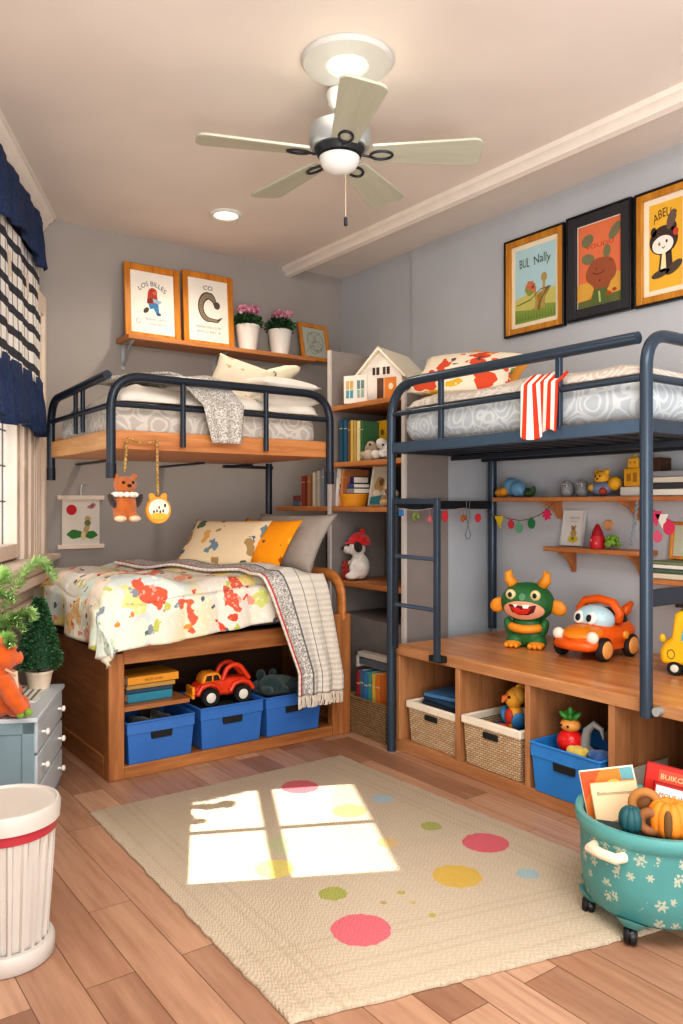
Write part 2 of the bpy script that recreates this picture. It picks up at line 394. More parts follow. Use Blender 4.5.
g = N(paint('c8b79a', .4, metal=.5)).tube([(.02, -.02, 2.86), (.02, -.02, 2.66)], .0025, 6); ch = obj('pull_chain', g, fan)
obj('chain_knob', N(M_DKM).lathe([(0, 2.66), (.008, 2.655), (.009, 2.62), (0, 2.615)], (.02, -.02, 0), 10), ch)
p = onZ(226, 214.0, CE)
rl = thing('recessed_light', 'small glowing recessed downlight near the back wall', 'ceiling light', (p.x, p.y, CE))
obj('trim_ring', N(M_WHT).lathe([(.075, -.001), (.105, -.001), (.106, -.01), (.09, -.018), (.078, -.014)], n=36), rl)
obj('lens', N(M_GLOW).lathe([(.0, -.014), (.05, -.013), (.08, -.010)], n=30), rl)
# ================================================================ materials for furniture
W_BED = {a: wood('8a5530', 'b57a49', a, .42, 1, 'bed_wood') for a in 'xyz'}
W_BEN = {a: wood('9c6a44', 'c08c60', a, .42, 1, 'bench_wood') for a in 'xyz'}
W_TOP = wood('a9683a', 'd89a60', 'y', .3, .8, 'bench_top_wood')
W_SH = {a: wood('a5663a', 'cf8f58', a, .4, 1, 'shelf_wood') for a in 'xyz'}
M_TUBE = paint('2b323c', .32, .05, metal=.25); M_TUBE2 = paint('3a4755', .3, .05, metal=.3)
M_DARK = paint('20201f', .8)
# damask ticking for the two upper mattresses
def damask(a, b, name):
    k = NT(name, .9); v = k.n('ShaderNodeVectorMath', {0: k.obj, 1: k.n('ShaderNodeVectorMath', {0: k.noise(scale=9, out=1), 1: (.05, .05, .05)}, operation='MULTIPLY').outputs[0]}, operation='ADD').outputs[0]
    dd = k.vor(v, 7.5); r = k.math('SINE', k.math('MULTIPLY', dd, 26)); e = k.vor(v, 7.5, feature='DISTANCE_TO_EDGE')
    f = k.math('MAXIMUM', k.math('GREATER_THAN', r, .45), k.math('LESS_THAN', e, .035))
    k.color(k.mix(f, a, b)); k.bump(f, .2, .003); return k.m
M_DAM1 = damask('b7aea4', 'cdc5ba', 'mattress_damask_warm'); M_DAM2 = damask('b2bbc0', 'cbd1d2', 'mattress_damask_cool')
def soft_box(g, x0, x1, y0, y1, z0, z1, dome=.02, r=.06):
    # rounded mattress block as stacked superellipse rings
    cx, cy, hx, hy = (x0 + x1) / 2, (y0 + y1) / 2, (x1 - x0) / 2, (y1 - y0) / 2; n = 64; rings = []
    H = z1 - z0; rr = min(r, H * .45)
    for (ins, z) in [(rr, z0), (rr * .3, z0 + rr * .3), (0, z0 + rr), (-.006, (z0 + z1) / 2), (0, z1 - rr), (rr * .3, z1 - rr * .3), (rr, z1), (hx * .5, z1 + dome * .75)]:
        ring = []
        for i in range(n):
            a = 2 * pi * i / n; ca, sa = cos(a), sin(a); p = .16
            ring.append((cx + (hx - ins) * math.copysign(abs(ca) ** p, ca), cy + (hy - min(ins, hy * .6)) * math.copysign(abs(sa) ** p, sa), z))
        rings.append(ring)
    vs = [p for q in rings for p in q] + [(cx, cy, z1 + dome)]; fs = []
    for j in range(len(rings) - 1):
        for i in range(n): fs.append((j * n + i, j * n + (i + 1) % n, (j + 1) * n + (i + 1) % n, (j + 1) * n + i))
    t = (len(rings) - 1) * n
    fs += [(t + i, t + (i + 1) % n, len(vs) - 1) for i in range(n)]; fs.append(tuple(range(n))[::-1]); return g.raw(vs, fs)

# ================================================================ lower bed (left): cabin box with open storage
bx0, bx1, by0, by1 = 1.402, 2.919, 3.937, 5.22
bed = thing('storage_bed', 'low wooden bed with open storage base under the left bunk', 'bed', (0, 0, 0))
g = N(W_BED['z']); g.bb(bx0, bx0 + .083, by0, by0 + .075, 0, .645); obj('post', g, bed, bevel=.006)
g = N(W_BED['z']); g.bb(bx1 - .135, bx1, by0, by0 + .06, 0, .735); obj('post', g, bed, bevel=.006)
g = N(W_BED['y']).bb(bx0 + .012, bx0 + .04, by0 + .075, by1 - .06, .1, .6)
g.bb(bx0, bx0 + .055, by0 + .075, by1, .575, .645).bb(bx0, bx0 + .05, by0 + .075, by1, 0, .11).bb(bx0, bx0 + .055, by1 - .07, by1, 0, .645)
obj('end_panel', g, bed, bevel=.005)
g = N(W_BED['x']).bb(bx0 + .075, bx1 - .135, by0 + .005, by0 + .045, .585, .69); obj('side_rail', g, bed, bevel=.005)
g = N(W_BED['x']).bb(bx0 + .075, bx1 - .135, by0 + .005, by0 + .045, 0, .065).bb(bx0 + .055, bx1 - .05, by0 + .045, by0 + .72, .03, .06); obj('base_board', g, bed, bevel=.004)
g = N(wood('4a3020', '5e3d28', 'x', .6)).bb(bx0 + .055, bx1 - .05, by0 + .72, by0 + .74, .03, .62).bb(bx0 + .05, bx1 - .03, by0 + .05, by1 - .02, .60, .635); obj('back_panel', g, bed)  # darker wood puts the shade of the open recess into the colour
g = N(W_BED['y']).bb(bx1 - .05, bx1 - .01, by0 + .06, by1, 0, .70); obj('end_panel', g, bed, bevel=.005)
g = N(W_BED['x']).bb(bx0 + .056, 1.86, by0 + .03, by0 + .70, .335, .36).bb(bx0 + .056, bx0 + .075, by0 + .06, by0 + .70, .30, .335); obj('shelf', g, bed, bevel=.003)
g = N(wood('a5642f', 'd08a4c', 'y', .35, 1, 'headrail_wood'))
path = fillet([(bx1 - .05, by0 + .03, .70), (bx1 - .05, by0 + .03, .965), (bx1 - .05, by1, .965)], .16, 10)
g.tube(path, .038, 12, flat=.62); obj('head_rail', g, bed, sharp=60)
k = NT('taupe_sheet', .95); k.color(k.ramp(k.noise(scale=60), [(.3, '9c8d82'), (.7, 'b5a79b')])); k.bump(k.noise(scale=300), .2, .002)
g = soft_box(N(k.m), bx0 + .06, bx1 - .085, by0 + .066, by1 - .075, .696, .915, .01, .05); single('mattress', g, 'taupe sheeted mattress on the low wooden bed', 'mattress', sharp=180)
# ---- duvet with a loose animal and flower print
k = NT('animal_print_duvet', .95, .2)
def warp(amt, sc): return k.n('ShaderNodeVectorMath', {0: k.obj, 1: k.n('ShaderNodeVectorMath', {0: k.noise(scale=sc, detail=2, out=1), 1: (amt, amt, amt)}, operation='MULTIPLY').outputs[0]}, operation='ADD').outputs[0]
base = k.ramp(k.noise(scale=3.5, detail=1), [(.42, 'ddd6c9'), (.5, 'dfd5b4'), (.62, 'cdd6d1')])
def layer(base, sc, thr, am, asc, stops, seed, dens):
    v = k.n('ShaderNodeVectorMath', {0: warp(am, asc), 1: (seed, seed * 1.7, seed * .6)}, operation='ADD').outputs[0]
    vn = k.n('ShaderNodeTexVoronoi', {'Vector': v, 'Scale': sc, 'Randomness': .85}); col = vn.outputs['Color']; ds = vn.outputs['Distance']
    sx = k.n('ShaderNodeSeparateColor', {0: col}).outputs
    m = k.math('MULTIPLY', k.math('LESS_THAN', ds, thr), k.math('LESS_THAN', sx[1], dens))
    return k.mix(m, base, k.ramp(sx[0], stops, 'CONSTANT'))
b = layer(base, 6.0, .50, .25, 6, [(0, 'f4ecd4'), (.3, 'ecd78c'), (.5, 'd9e2d2'), (.7, 'f6e3cf'), (.85, 'c9cf7a')], 3.1, .75)
b = layer(b, 5.6, .36, .34, 9, [(0, 'd6654c'), (.45, 'de7d62'), (.7, 'e5a48c'), (.86, 'dcb07a')], 9.7, .62)
b = layer(b, 13, .30, .10, 16, [(0, '8a9296'), (.25, 'd2563c'), (.5, 'b9bd5e'), (.75, 'e39a88'), (.9, '6f7f8c')], 21.3, .45)
b = layer(b, 16, .26, .05, 25, [(0, '5b6a74'), (.4, 'f4efe6'), (.7, 'd8903e')], 33.1, .22)
k.color(k.mix(k.math('MULTIPLY', k.math('GREATER_THAN', k.noise(scale=45, detail=2), .62), .35), b, 'f7f2e8'))
k.bump(k.noise(scale=9, detail=3), .5, .03); M_DUV = k.m
rd = random.Random(3)
def duvet(u, v):
    # u: from the left-end hem across the bed to the right; v: front hem to the back
    Ux = u * 1.42; Vy = v * 1.48
    zt = 1.0; xe, ye = bx0 + .06, by0 + .06; drop_l, drop_f = .30, .33
    puff = .022 * sin(7 * Ux + 2 * sin(3 * Vy)) * cos(6 * Vy) + .012 * sin(17 * Ux + 9 * Vy)
    R = .11
    def edge(s, drop):        # s<drop hangs, then rounds over
        if s < drop: return (-1 + 0, s)
        return None
    sx = Ux - drop_l; sy = Vy - drop_f
    def prof(s):              # returns outward shift, drop for signed distance from the bed edge
        if s >= R: return 0, 0, s
        if s > -R:
            a = (R - s) / (2 * R) * pi / 2 * 1.0
            return 0, R * (1 - cos(a)) * 1.0, R - R * sin(a) + 0.0
        return 1, R + (-s - R), 0.0
    fx, dx, px_ = prof(sx); fy, dy, py_ = prof(sy)
    hem = .014 * sin(16 * Ux + 1) * max(0, -sy) / .33 + .014 * sin(15 * Vy) * max(0, -sx) / .3
    x = xe + px_ - .105 - (.02 if fx else 0) + hem * (1 if fx else 0) * 2; y = ye + py_ - .105 - (.02 if fy else 0) - abs(hem) * (2 if fy else 0)
    if sx >= R: x = xe + sx - .105
    if sy >= R: y = ye + sy - .105
    z = zt - max(dx, dy) - .25 * min(dx, dy) + puff * (1 if not (fx or fy) else .3)
    z -= .05 * max(0, (u - .45))
    if fy: z += .10 * max(0, Ux - .35)      # front hem rides up to the right
    if fx: y += 0.0; z += .05 * max(0, Vy - .6)
    return (x, min(y, by1 - .02), z)
g = N(M_DUV).grid(duvet, 90, 100); single('duvet', g, 'cream duvet with coral and yellow animal print on the low bed', 'duvet', sharp=180, solid=.03)
# ---- striped throw lying diagonally across the duvet and hanging over the front
k = NT('woven_throw', .95, .1); x, y, z = k.xyz()
uv = k.n('ShaderNodeUVMap').outputs[0]; ux, uy, _ = k.xyz(uv)
rib = k.math('SINE', k.math('MULTIPLY', uy, 420)); rib2 = k.math('SINE', k.math('MULTIPLY', ux, 160))
spk = k.ramp(k.noise(scale=120, detail=2), [(.42, '8f8c8a'), (.58, 'ded9d2')])
c = k.ramp(ux, [(0, 'e6e0d6'), (.02, 'c8504a'), (.055, 'd9d4cc'), (.30, '6a6a6c'), (.325, 'd8d2c8'), (.52, 'dcd6cb'), (.54, '8a8988'), (.555, 'd9d2c6'), (.74, 'a9a6a2'), (.755, 'd6cec1'), (1, 'd0c6b8')], 'CONSTANT')
c = k.mix(k.math('MULTIPLY', k.math('LESS_THAN', ux, .30), k.math('GREATER_THAN', ux, .055)), c, spk)
c = k.mix(k.math('MULTIPLY', k.math('GREATER_THAN', rib, .2), .13), c, '5c5650'); k.color(c); k.bump(k.math('ADD', rib, k.math('MULTIPLY', rib2, .5)), .35, .004); M_THROW = k.m
def dz_at(x, y):
    return duvet((x - (bx0 + .06) + .105 + .30) / 1.42, (y - (by0 + .06) + .105 + .33) / 1.48)[2]
def throw(u, v):
    L = 2.1 * v; hang = .68
    if L < hang:
        s = hang - L; z = 1.0 - s; y = by0 - .085 - .012 * sin(20 * u + 1.5) * (s / hang) - .02 * (1 - s / hang); xa = 2.21 + .22 * min(1, s / .55); xb = 2.61 + .13 * min(1, s / .6)
        if s < .12: y += (.12 - s) ** 2 * 3.0; z = 1.0 - s + (.12 - s) ** 2 * 1.2
        z = min(z, 1.012)
        y -= .07
    else:
        s = L - hang; y = by0 - .105 + min(s, 1.16) * .95; xa = 2.21 - .42 * max(0, min(1, (s - .25) / .9)); xb = 2.61 - .22 * min(1, s / 1.1)
    x = xa + (xb - xa) * u
    if L >= hang: z = dz_at(x, max(y, by0 + .02)) + .038 + .005 * sin(14 * u + 3 * v)
    return (x, y, z)
def add_uv(o, nu, nv):
    uvl = o.data.uv_layers.new(name='UVMap')
    for li, lp in enumerate(o.data.loops):
        i = lp.vertex_index % ((nu + 1) * (nv + 1)); uvl.data[li].uv = ((i % (nu + 1)) / nu, (i // (nu + 1)) / nv)
g = N(M_THROW).grid(throw, 60, 120); o = single('throw_blanket', g, 'grey and white ribbed throw draped over the printed duvet', 'blanket', sharp=180, solid=.016); add_uv(o, 60, 120)
g = N(paint('d8cdbd', .95))
for i in range(70):
    q = throw(i / 69, 0); g.tube([(q[0], q[1], q[2]), (q[0] + rd.uniform(-.006, .006), q[1] - .004, q[2] - .035), (q[0] + rd.uniform(-.01, .01), q[1], q[2] - .07)], .0028, 5)
tag(obj('fringe', g, o), None, None, None, None)['kind'] = 'stuff'

# ---- pillows on the low bed
def pillow_mat(base, layers, name, sc=1):
    global k
    k = NT(name, .95, .2); b = base if not isinstance(base, str) else lin(base)
    for L in layers: b = layer(b, *L)
    k.color(b); k.bump(k.noise(scale=7), .4, .02); return k.m
P_BEI = pillow_mat('e2cdaa', [(9, .38, .16, 12, [(0, 'a88a5c'), (.3, '6f8a94'), (.55, 'd9a860'), (.8, '5d6f5a')], 2.2, .5), (17, .3, .05, 20, [(0, '4f6f86'), (.5, 'b0793f')], 8.1, .35)], 'beige_print')
P_ORG = pillow_mat('f09a1e', [(10, .36, .15, 12, [(0, 'f6b93a'), (.4, 'e0721a'), (.75, 'b4541a')], 5.2, .55), (14, .3, .05, 20, [(0, '6a5a4a'), (.5, 'f4c860')], 1.7, .25)], 'orange_print')
P_GRY = paint('aaa096', .95, .06, .2, 20)
def pil(name, mat, lab, loc, w, h, t, rz, tilt, roll=0, cat='pillow', grp=None, piping=None):
    g = N(mat).cushion(w, h, t); o = single(name, g, lab, cat, sharp=180); o.location = loc
    o.rotation_euler = (Matrix.Rotation(rz, 3, 'Z') @ Matrix.Rotation(tilt, 3, 'X') @ Matrix.Rotation(roll, 3, 'Y')).to_euler()
    if piping:
        n = 40; pts = []
        for i in range(n):
            a = 4 * i / n; q = int(a); f = (a - q) * 2 - 1
            u, v = [(f, -1), (1, f), (-f, 1), (-1, -f)][q]
            pts.append((w / 2 * u * (1 - .09 * (1 - v * v)), 0, h / 2 * v * (1 - .09 * (1 - u * u))))
        obj('piping', N(piping).tube(pts, .006, 6, closed=True), o)
    return o
pil('bed_pillow', P_GRY, 'plain grey pillow at the head of the low bed', (2.74, 4.42, 1.16), .66, .44, .16, radians(-74), radians(-36), radians(0), piping=paint('8f867d', .9))
pil('throw_pillow', P_ORG, 'orange printed pillow between grey and beige pillows', (2.53, 4.36, 1.15), .48, .40, .13, radians(-72), radians(-38), radians(0))
pil('throw_pillow', P_BEI, 'beige animal print pillow in front of the orange pillow', (2.34, 4.54, 1.15), .62, .40, .13, radians(-66), radians(-40), radians(0))

# ================================================================ left upper bunk
ux0, ux1, uy0, uy1 = 1.382, 2.70, 3.85, 4.865
lb = thing('loft_bunk', 'left upper bunk with dark tube rails and wooden deck', 'bunk bed', (0, 0, 0))
r = .023
top = fillet([(ux0, uy0, 1.545), (ux0, uy0, 2.045), (ux1, uy0, 2.045), (ux1, uy0, 1.535)], .17, 9)
obj('guard_hoop', N(M_TUBE).tube(top, r, 14), lb, sharp=60)
hoop = fillet([(ux0, uy1, 1.56), (ux0, uy1, 2.02), (ux0, uy0 + .05, 2.05)], .16, 9)
obj('end_hoop', N(M_TUBE).tube(hoop, r, 14), lb, sharp=60)
obj('guard_rail', N(M_TUBE).tube([(ux0, uy0, 1.90), (ux1, uy0, 1.90)], .014, 10), lb); obj('end_rail', N(M_TUBE).tube([(ux0, uy0, 1.895), (ux0, uy1, 1.895)], .014, 10), lb)
for x in (1.765, 2.265): obj('baluster', N(M_TUBE).tube([(x, uy0, 2.04), (x, uy0 - .002, 1.70)], .0145, 10), lb)
for y in (4.28, 4.40): obj('baluster', N(M_TUBE).tube([(ux0, y, 2.03), (ux0, y, 1.79)], .012, 10), lb)
for (x, y, z) in ((ux0, uy0, 1.545), (ux1, uy0, 1.535), (ux0, uy1, 1.56)): obj('foot_cap', N(paint('1d222c', .5)).cyl((x, y, z - .012), (x, y, z + .06), .0255, n=16), lb)
g = N(W_SH['x']).bb(ux0, ux1 + .01, uy0 + .02, uy0 + .05, 1.68, 1.775).bb(ux0, ux1, uy0 + .05, uy1, 1.68, 1.71); obj('deck', g, lb, bevel=.003)
g = N(wood('b98250', 'd9a46c', 'y', .4, 1, 'deck_end')).bb(ux0 - .005, ux0 + .022, uy0 + .05, uy1 + .02, 1.68, 1.775); obj('end_board', g, lb, bevel=.003)
g = N(W_SH['x']).bb(ux0, ux1 + .01, uy1 - .01, uy1 + .02, 1.68, 1.80).bb(ux1 - .02, ux1 + .01, uy0 + .05, uy1, 1.68, 1.775); obj('back_board', g, lb, bevel=.003)
obj('post', N(M_TUBE).tube([(2.965, 5.0, 0), (2.965, 5.0, 1.70)], .024, 12), lb)
obj('wall_bracket', N(M_TUBE).bb(1.7, 1.74, uy1 - .1, BW, 1.668, 1.68).bb(2.3, 2.34, uy1 - .1, BW, 1.668, 1.68).bb(ux1 - .1, 2.99, 4.98, 5.02, 1.66, 1.68).bb(2.66, 2.70, uy1 - .1, 5.02, 1.66, 1.68), lb)
g = soft_box(N(M_DAM1), ux0 + .034, ux1 - .034, uy0 + .06, uy1 - .03, 1.712, 1.93, .015, .05); single('mattress', g, 'patterned grey mattress on the left upper bunk', 'mattress', sharp=180)
# bedding layers on it
def sheet_fn(x0, x1, y0, y1, z, amp, fq, seed):
    def fn(u, v):
        x = x0 + (x1 - x0) * u; y = y0 + (y1 - y0) * v
        e = min(u, 1 - u, v, 1 - v); rise = min(1, e * 9) ** .6
        return (x + .01 * sin(20 * v + seed), y + .012 * sin(15 * u + seed), z + .05 * rise + amp * (sin(fq * u + 3 * v + seed) * cos(fq * .6 * v) * .5 + .5) * rise)
    return fn
g = N(paint('e7dfd2', .95, .06)).grid(sheet_fn(1.46, 2.66, 3.93, 4.80, 1.935, .075, 13, 1), 60, 40); single('top_sheet', g, 'cream rumpled sheet spread on the left upper mattress', 'sheet', sharp=180, solid=.012)
k = NT('speckled_throw', .95); k.color(k.ramp(k.noise(k.mapv((1, 1, 1)), 130, 2), [(.4, '8e8a84'), (.6, 'd8d2c8')])); k.bump(k.noise(scale=150), .4, .005); M_SPK = k.m
def th2(u, v):
    L = 1.0 * v; hang = .20
    if L < hang: s = hang - L; y = uy0 - .03 - .008 * sin(16 * u) - .01 * (1 - s / hang); z = 1.93 - s; x0, x1 = 1.86 + .06 * s / .2, 2.10 - .01 * s / .2
    else:
        s = L - hang; y = uy0 - .035 + s * .92; k_ = min(1, s / .16); z = 1.93 + (.09 + .07 * k_) * sin(pi / 2 * k_) + .012 * sin(9 * u + 7 * s); x0, x1 = 1.86 - .40 * min(1, s / .5), 2.10 - .18 * min(1, s / .5)
    return (x0 + (x1 - x0) * u, y, z)
g = N(M_SPK).grid(th2, 30, 60); single('throw_blanket', g, 'speckled grey knitted throw hanging over the left bunk rail', 'blanket', sharp=180, solid=.014)
P_CRM = pillow_mat('e9dcc3', [(14, .36, .12, 14, [(0, 'c9b48c'), (.4, 'bfa878'), (.7, 'd9cba8')], 4.4, .5)], 'cream_print')
pil('throw_pillow', P_CRM, 'cream patterned pillow standing on the left upper bunk', (2.30, 4.22, 2.13), .36, .33, .13, radians(-22), radians(-28), radians(22))
pil('bed_pillow', paint('efe8dc', .95, .04), 'white pillow on top of the other white pillow, left bunk', (2.48, 4.08, 2.115), .40, .34, .09, radians(4), radians(-84), 0)
pil('bed_pillow', paint('e6ded2', .95, .04), 'white pillow flat on the left bunk under another pillow', (2.48, 4.10, 2.02), .42, .36, .10, radians(-3), radians(-86), 0)
# whale cushion
wh = thing('whale_cushion', 'cream whale shaped cushion with a dark eye, left bunk', 'cushion', (2.60, 4.42, 2.06), radians(-30))
g = N(paint('e6dcc0', .95, .06)); g.tube([(-.24, 0, .02), (-.17, 0, .05), (-.06, 0, .10), (.05, 0, .15), (.14, 0, .19), (.20, 0, .215), (.22, 0, .22)], [.03, .075, .10, .095, .07, .035, .01], 16, flat=.7); obj('body', g, wh, sharp=180)
obj('eye', N(paint('30302c', .3)).ell((.05, -.094, .165), (.016, .008, .016)), wh)
obj('fin', N(paint('cfc39f', .95)).ell((-.10, -.10, .07), (.05, .012, .03), (0, .5, 0)), wh)
def flatbook(name, lab, cov, w, d, t, loc, rz=0, cat='book', grp=None, pages='efe6d2'):
    b = thing(name, lab, cat, loc, rz, grp)
    g = N(paint(cov, .55, .05)).bb(-w / 2, w / 2, -d / 2, d / 2, 0, .004).bb(-w / 2, w / 2, -d / 2, d / 2, t - .004, t).bb(-w / 2, w / 2, -d / 2, -d / 2 + .004, 0, t); obj('cover', g, b, bevel=.0015)
    obj('pages', N(flat(pages)).bb(-w / 2 + .004, w / 2 - .004, -d / 2 + .004, d / 2 - .004, .004, t - .004), b); return b
flatbook('picture_book', 'pink picture book lying behind the white bunk pillows', 'd98a78', .26, .2, .03, (2.64, 4.62, 2.105), .2)
# thin shelf-like rest beneath that book: folded blanket
g = soft_box(N(paint('c46a5e', .95)), 2.42, 2.66, 4.52, 4.74, 2.04, 2.10, .004, .02); single('folded_blanket', g, 'folded red blanket under the pink picture book', 'blanket', sharp=180)

# ---- toys hanging from the left bunk
M_ROPE = NT('rope', .95); k = M_ROPE; k.color(k.ramp(k.noise(k.mapv((1, 1, 1)), 90, 2), [(.4, '8a6a38'), (.6, 'c8a468')])); M_ROPE = k.m
def rope(path, name, lab):
    g = N(M_ROPE)
    for ph in (0, pi):
        pts = []; P = fillet(path, .03, 5); dense = []
        for a, b in zip(P, P[1:]):
            m = max(1, int((b - a).length / .006))
            dense += [a.lerp(b, i / m) for i in range(m)]
        for i, q in enumerate(dense): pts.append(q + Vector((.004 * cos(i * .9 + ph), .004 * sin(i * .9 + ph), 0)))
        g.tube(pts, .0045, 6)
    return single(name, g, lab, 'rope', sharp=180)
yr = uy0 - .012
ra, rb = onY(127, 432, yr), onY(157, 434, yr)
za, zb = onY(122, 474, yr).z, onY(158, 497, yr).z
rope([(ra.x - .012, yr, za + .012), (ra.x, yr, 1.74), (ra.x + .05, yr, 1.715), (rb.x - .03, yr, 1.715), (rb.x, yr, 1.735), (rb.x + .005, yr, zb)], 'hanging_rope', 'twisted tan rope looped on the left bunk deck')
M_BRN = plush('b5632a'); M_TAN = plush('e2b98c')
hb = thing('hanging_plush', 'brown plush bear with white ruff hanging from the rope', 'plush toy', (ra.x - .012, yr - .0, za - .235))
g = N(M_BRN).ell((0, 0, .075), (.062, .05, .075)).ell((0, -.005, .178), (.058, .05, .048)).ell((-.03, -.01, .025), (.032, .04, .03)).ell((.03, -.01, .025), (.032, .04, .03)).ell((-.048, 0, .222), (.018, .01, .018)).ell((.048, 0, .222), (.018, .01, .018)).ell((0, -.04, .168), (.03, .025, .022)); obj('body', g, hb, remesh=.006)
g = N(plush('efe6d8'))
for i in range(11): a = 2 * pi * i / 11; g.ell((.05 * cos(a), -.005 + .045 * sin(a), .133), (.018, .018, .014), nu=10, nv=8)
obj('ruff', g, hb)
for s in (-1, 1):
    obj('arm', N(plush('3a2c26')).ell((s * .066, -.012, .10), (.018, .02, .042), (0, s * .5, 0)), hb)
    obj('eye', N(paint('15120f', .2)).ell((s * .024, -.047, .192), .008, nu=10, nv=8), hb)
    obj('foot', N(plush('e6c9a4')).ell((s * .036, -.04, .014), (.03, .03, .016)), hb)
obj('nose', N(paint('15120f', .3)).ell((0, -.064, .176), (.012, .008, .008), nu=10, nv=8), hb)
ow = thing('hanging_ornament', 'round orange and cream owl ornament hanging on the rope', 'ornament', (rb.x + .005, yr, zb - .125))
obj('body', N(paint('e39a3c', .7)).lathe([(0, -.012), (.066, -.012), (.07, 0), (.066, .012), (0, .012)], (0, 0, .058), 32, (pi / 2, 0, 0)).ell((-.028, 0, .118), (.02, .011, .03), (0, -.5, 0)).ell((.028, 0, .118), (.02, .011, .03), (0, .5, 0)), ow)
obj('face', N(paint('f3e4cc', .7)).disc(0, .064, .055, .05, y=-.0145).mat(paint('e9b23e')).disc(0, .028, .05, .016, y=-.0147), ow)
g = N(paint('3a3a3a', .6)); 
for i, x in enumerate((-.028, -.012, .006, .022)): g.disc(x, .05 + .004 * (i % 2), .005, .008, y=-.016)
for x in (.0, .03, .034): g.disc(x, .072 + x * .3, .004, .009, y=-.016)
obj('markings', g, ow)

# ---- blue bins and toys under the low bed
M_BLUE = paint('3a6fb4', .38, .05)
def storage_bin(name, lab, w, d, h, loc, rz, mat, grp):
    t = thing(name, lab, 'bin', loc, rz, grp); k0 = .92
    def ring(f, z, ins=0): return [(sx * (w / 2 * f - ins), sy * (d / 2 * f - ins), z) for sx, sy in ((-1, -1), (1, -1), (1, 1), (-1, 1))]
    g = N(mat); th = .006; rs = [ring(k0, 0), ring(.975, h * .72), ring(.975, h * .72), ring(1, h * .72), ring(1, h), ring(1, h, th), ring(.965, h * .72, th), ring(k0, th, th)]
    vs = [p for r_ in rs for p in r_]; fs = [(3, 2, 1, 0)]
    for j in range(len(rs) - 1):
        for i in range(4): fs.append((j * 4 + i, j * 4 + (i + 1) % 4, (j + 1) * 4 + (i + 1) % 4, (j + 1) * 4 + i))
    m = (len(rs) - 1) * 4; fs.append((m, m + 1, m + 2, m + 3)); g.raw(vs, fs); obj('tub', g, t, bevel=.008, sharp=50)
    g = N(mat).tube(fillet([(-w / 2, -d / 2, h), (w / 2, -d / 2, h), (w / 2, d / 2, h), (-w / 2, d / 2, h), (-w / 2, -d / 2, h), (-w / 2 + .01, -d / 2, h)], .01, 3), .006, 8); obj('rim', g, t)
    g = N(M_DARK); z = h * .56; a = w * .16; yy = -d / 2 * .985 - .003
    g.prism([(-a, z + h * .17), (-a * .92, z), (a * .92, z), (a, z + h * .17)], yy - .004, yy + .01)
    obj('handle_slot', g, t, bevel=.003)
    return t
storage_bin('storage_bin', 'leftmost blue bin under the low bed, below the shelf', .375, .40, .215, (1.683, 4.13, .066), 0, M_BLUE, 'blue bins under the low bed')
storage_bin('storage_bin', 'middle blue bin under the bed with a toy car on it', .39, .42, .225, (2.105, 4.15, .066), 0, M_BLUE, 'blue bins under the low bed')
storage_bin('storage_bin', 'right blue bin under the bed holding a green plush', .385, .42, .225, (2.512, 4.15, .066), 0, M_BLUE, 'blue bins under the low bed')
g = N(plush('2a2622'))
rq = random.Random(5)
for i in range(10): g.ell((1.683 + rq.uniform(-.09, .09), 4.13 + rq.uniform(-.09, .09), .225 + rq.uniform(-.01, .03)), (.05, .045, .03), (rq.random(), rq.random(), 0), 12, 8)
single('dark_scarf', g, 'dark bundled cloth inside the leftmost blue bin', 'cloth', remesh=.008)
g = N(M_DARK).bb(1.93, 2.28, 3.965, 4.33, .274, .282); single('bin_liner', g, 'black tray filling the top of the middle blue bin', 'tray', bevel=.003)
# toy buggy
def wheel(par, c, r, w, axis='y', tyre='1b1b1c', hub='d8d2c6', tread=True):
    rot = (pi / 2, 0, 0) if axis == 'y' else (0, pi / 2, 0)
    o = obj('wheel', N(paint(tyre, .8)).lathe([(r * .55, -w / 2), (r * .92, -w / 2), (r, -w * .3), (r, w * .3), (r * .92, w / 2), (r * .55, w / 2)], c, 28, rot), par, sharp=50)
    g = N(paint(hub, .4)).lathe([(0, -w * .52), (r * .3, -w * .52), (r * .56, -w * .42), (r * .56, w * .42), (r * .3, w * .52), (0, w * .52)], c, 20, rot); obj('hub', g, o, sharp=40)
tb = thing('toy_buggy', 'red and orange toy buggy with black tyres on the blue bin', 'toy car', (2.09, 4.08, .283), radians(-4))
M_RED = paint('d8401f', .35); M_OR = paint('e8932a', .4)
body = [(-.165, .055), (-.165, .10), (-.12, .125), (-.06, .13), (-.02, .135), (.05, .14), (.14, .135), (.17, .11), (.17, .06), (.10, .045), (-.10, .045)]
obj('body', N(M_RED).prism(body, -.06, .06), tb, bevel=.018, sharp=60)
obj('cab', N(M_OR).prism([(-.125, .12), (-.11, .165), (-.085, .178), (-.03, .178), (-.01, .165), (.0, .13)], -.055, .055), tb, bevel=.012, sharp=60)
obj('window', N(paint('3a2a20', .2)).prism([(-.105, .135), (-.095, .165), (-.065, .165), (-.065, .135)], -.058, .058).prism([(-.055, .135), (-.055, .165), (-.028, .165), (-.015, .135)], -.058, .058), tb)
obj('roll_bar', N(M_RED).tube(fillet([(.0, -.05, .13), (.03, -.05, .205), (.10, -.05, .215), (.165, -.05, .125)], .04), .014, 10).tube(fillet([(.0, .05, .13), (.03, .05, .205), (.10, .05, .215), (.165, .05, .125)], .04), .014, 10), tb)
obj('front_grille', N(M_OR).bb(-.178, -.16, -.05, .05, .06, .11).bb(-.185, -.165, -.062, .062, .045, .065), tb, bevel=.006)
for x in (-.085, .11):
    for y in (-.075, .075): wheel(tb, (x, y, .05), .052, .045)
    obj('fender', N(M_RED).tube([(x - .07, -.07, .07), (x - .045, -.07, .108), (x, -.07, .12), (x + .045, -.07, .108), (x + .07, -.07, .07)], .013, 8), tb)
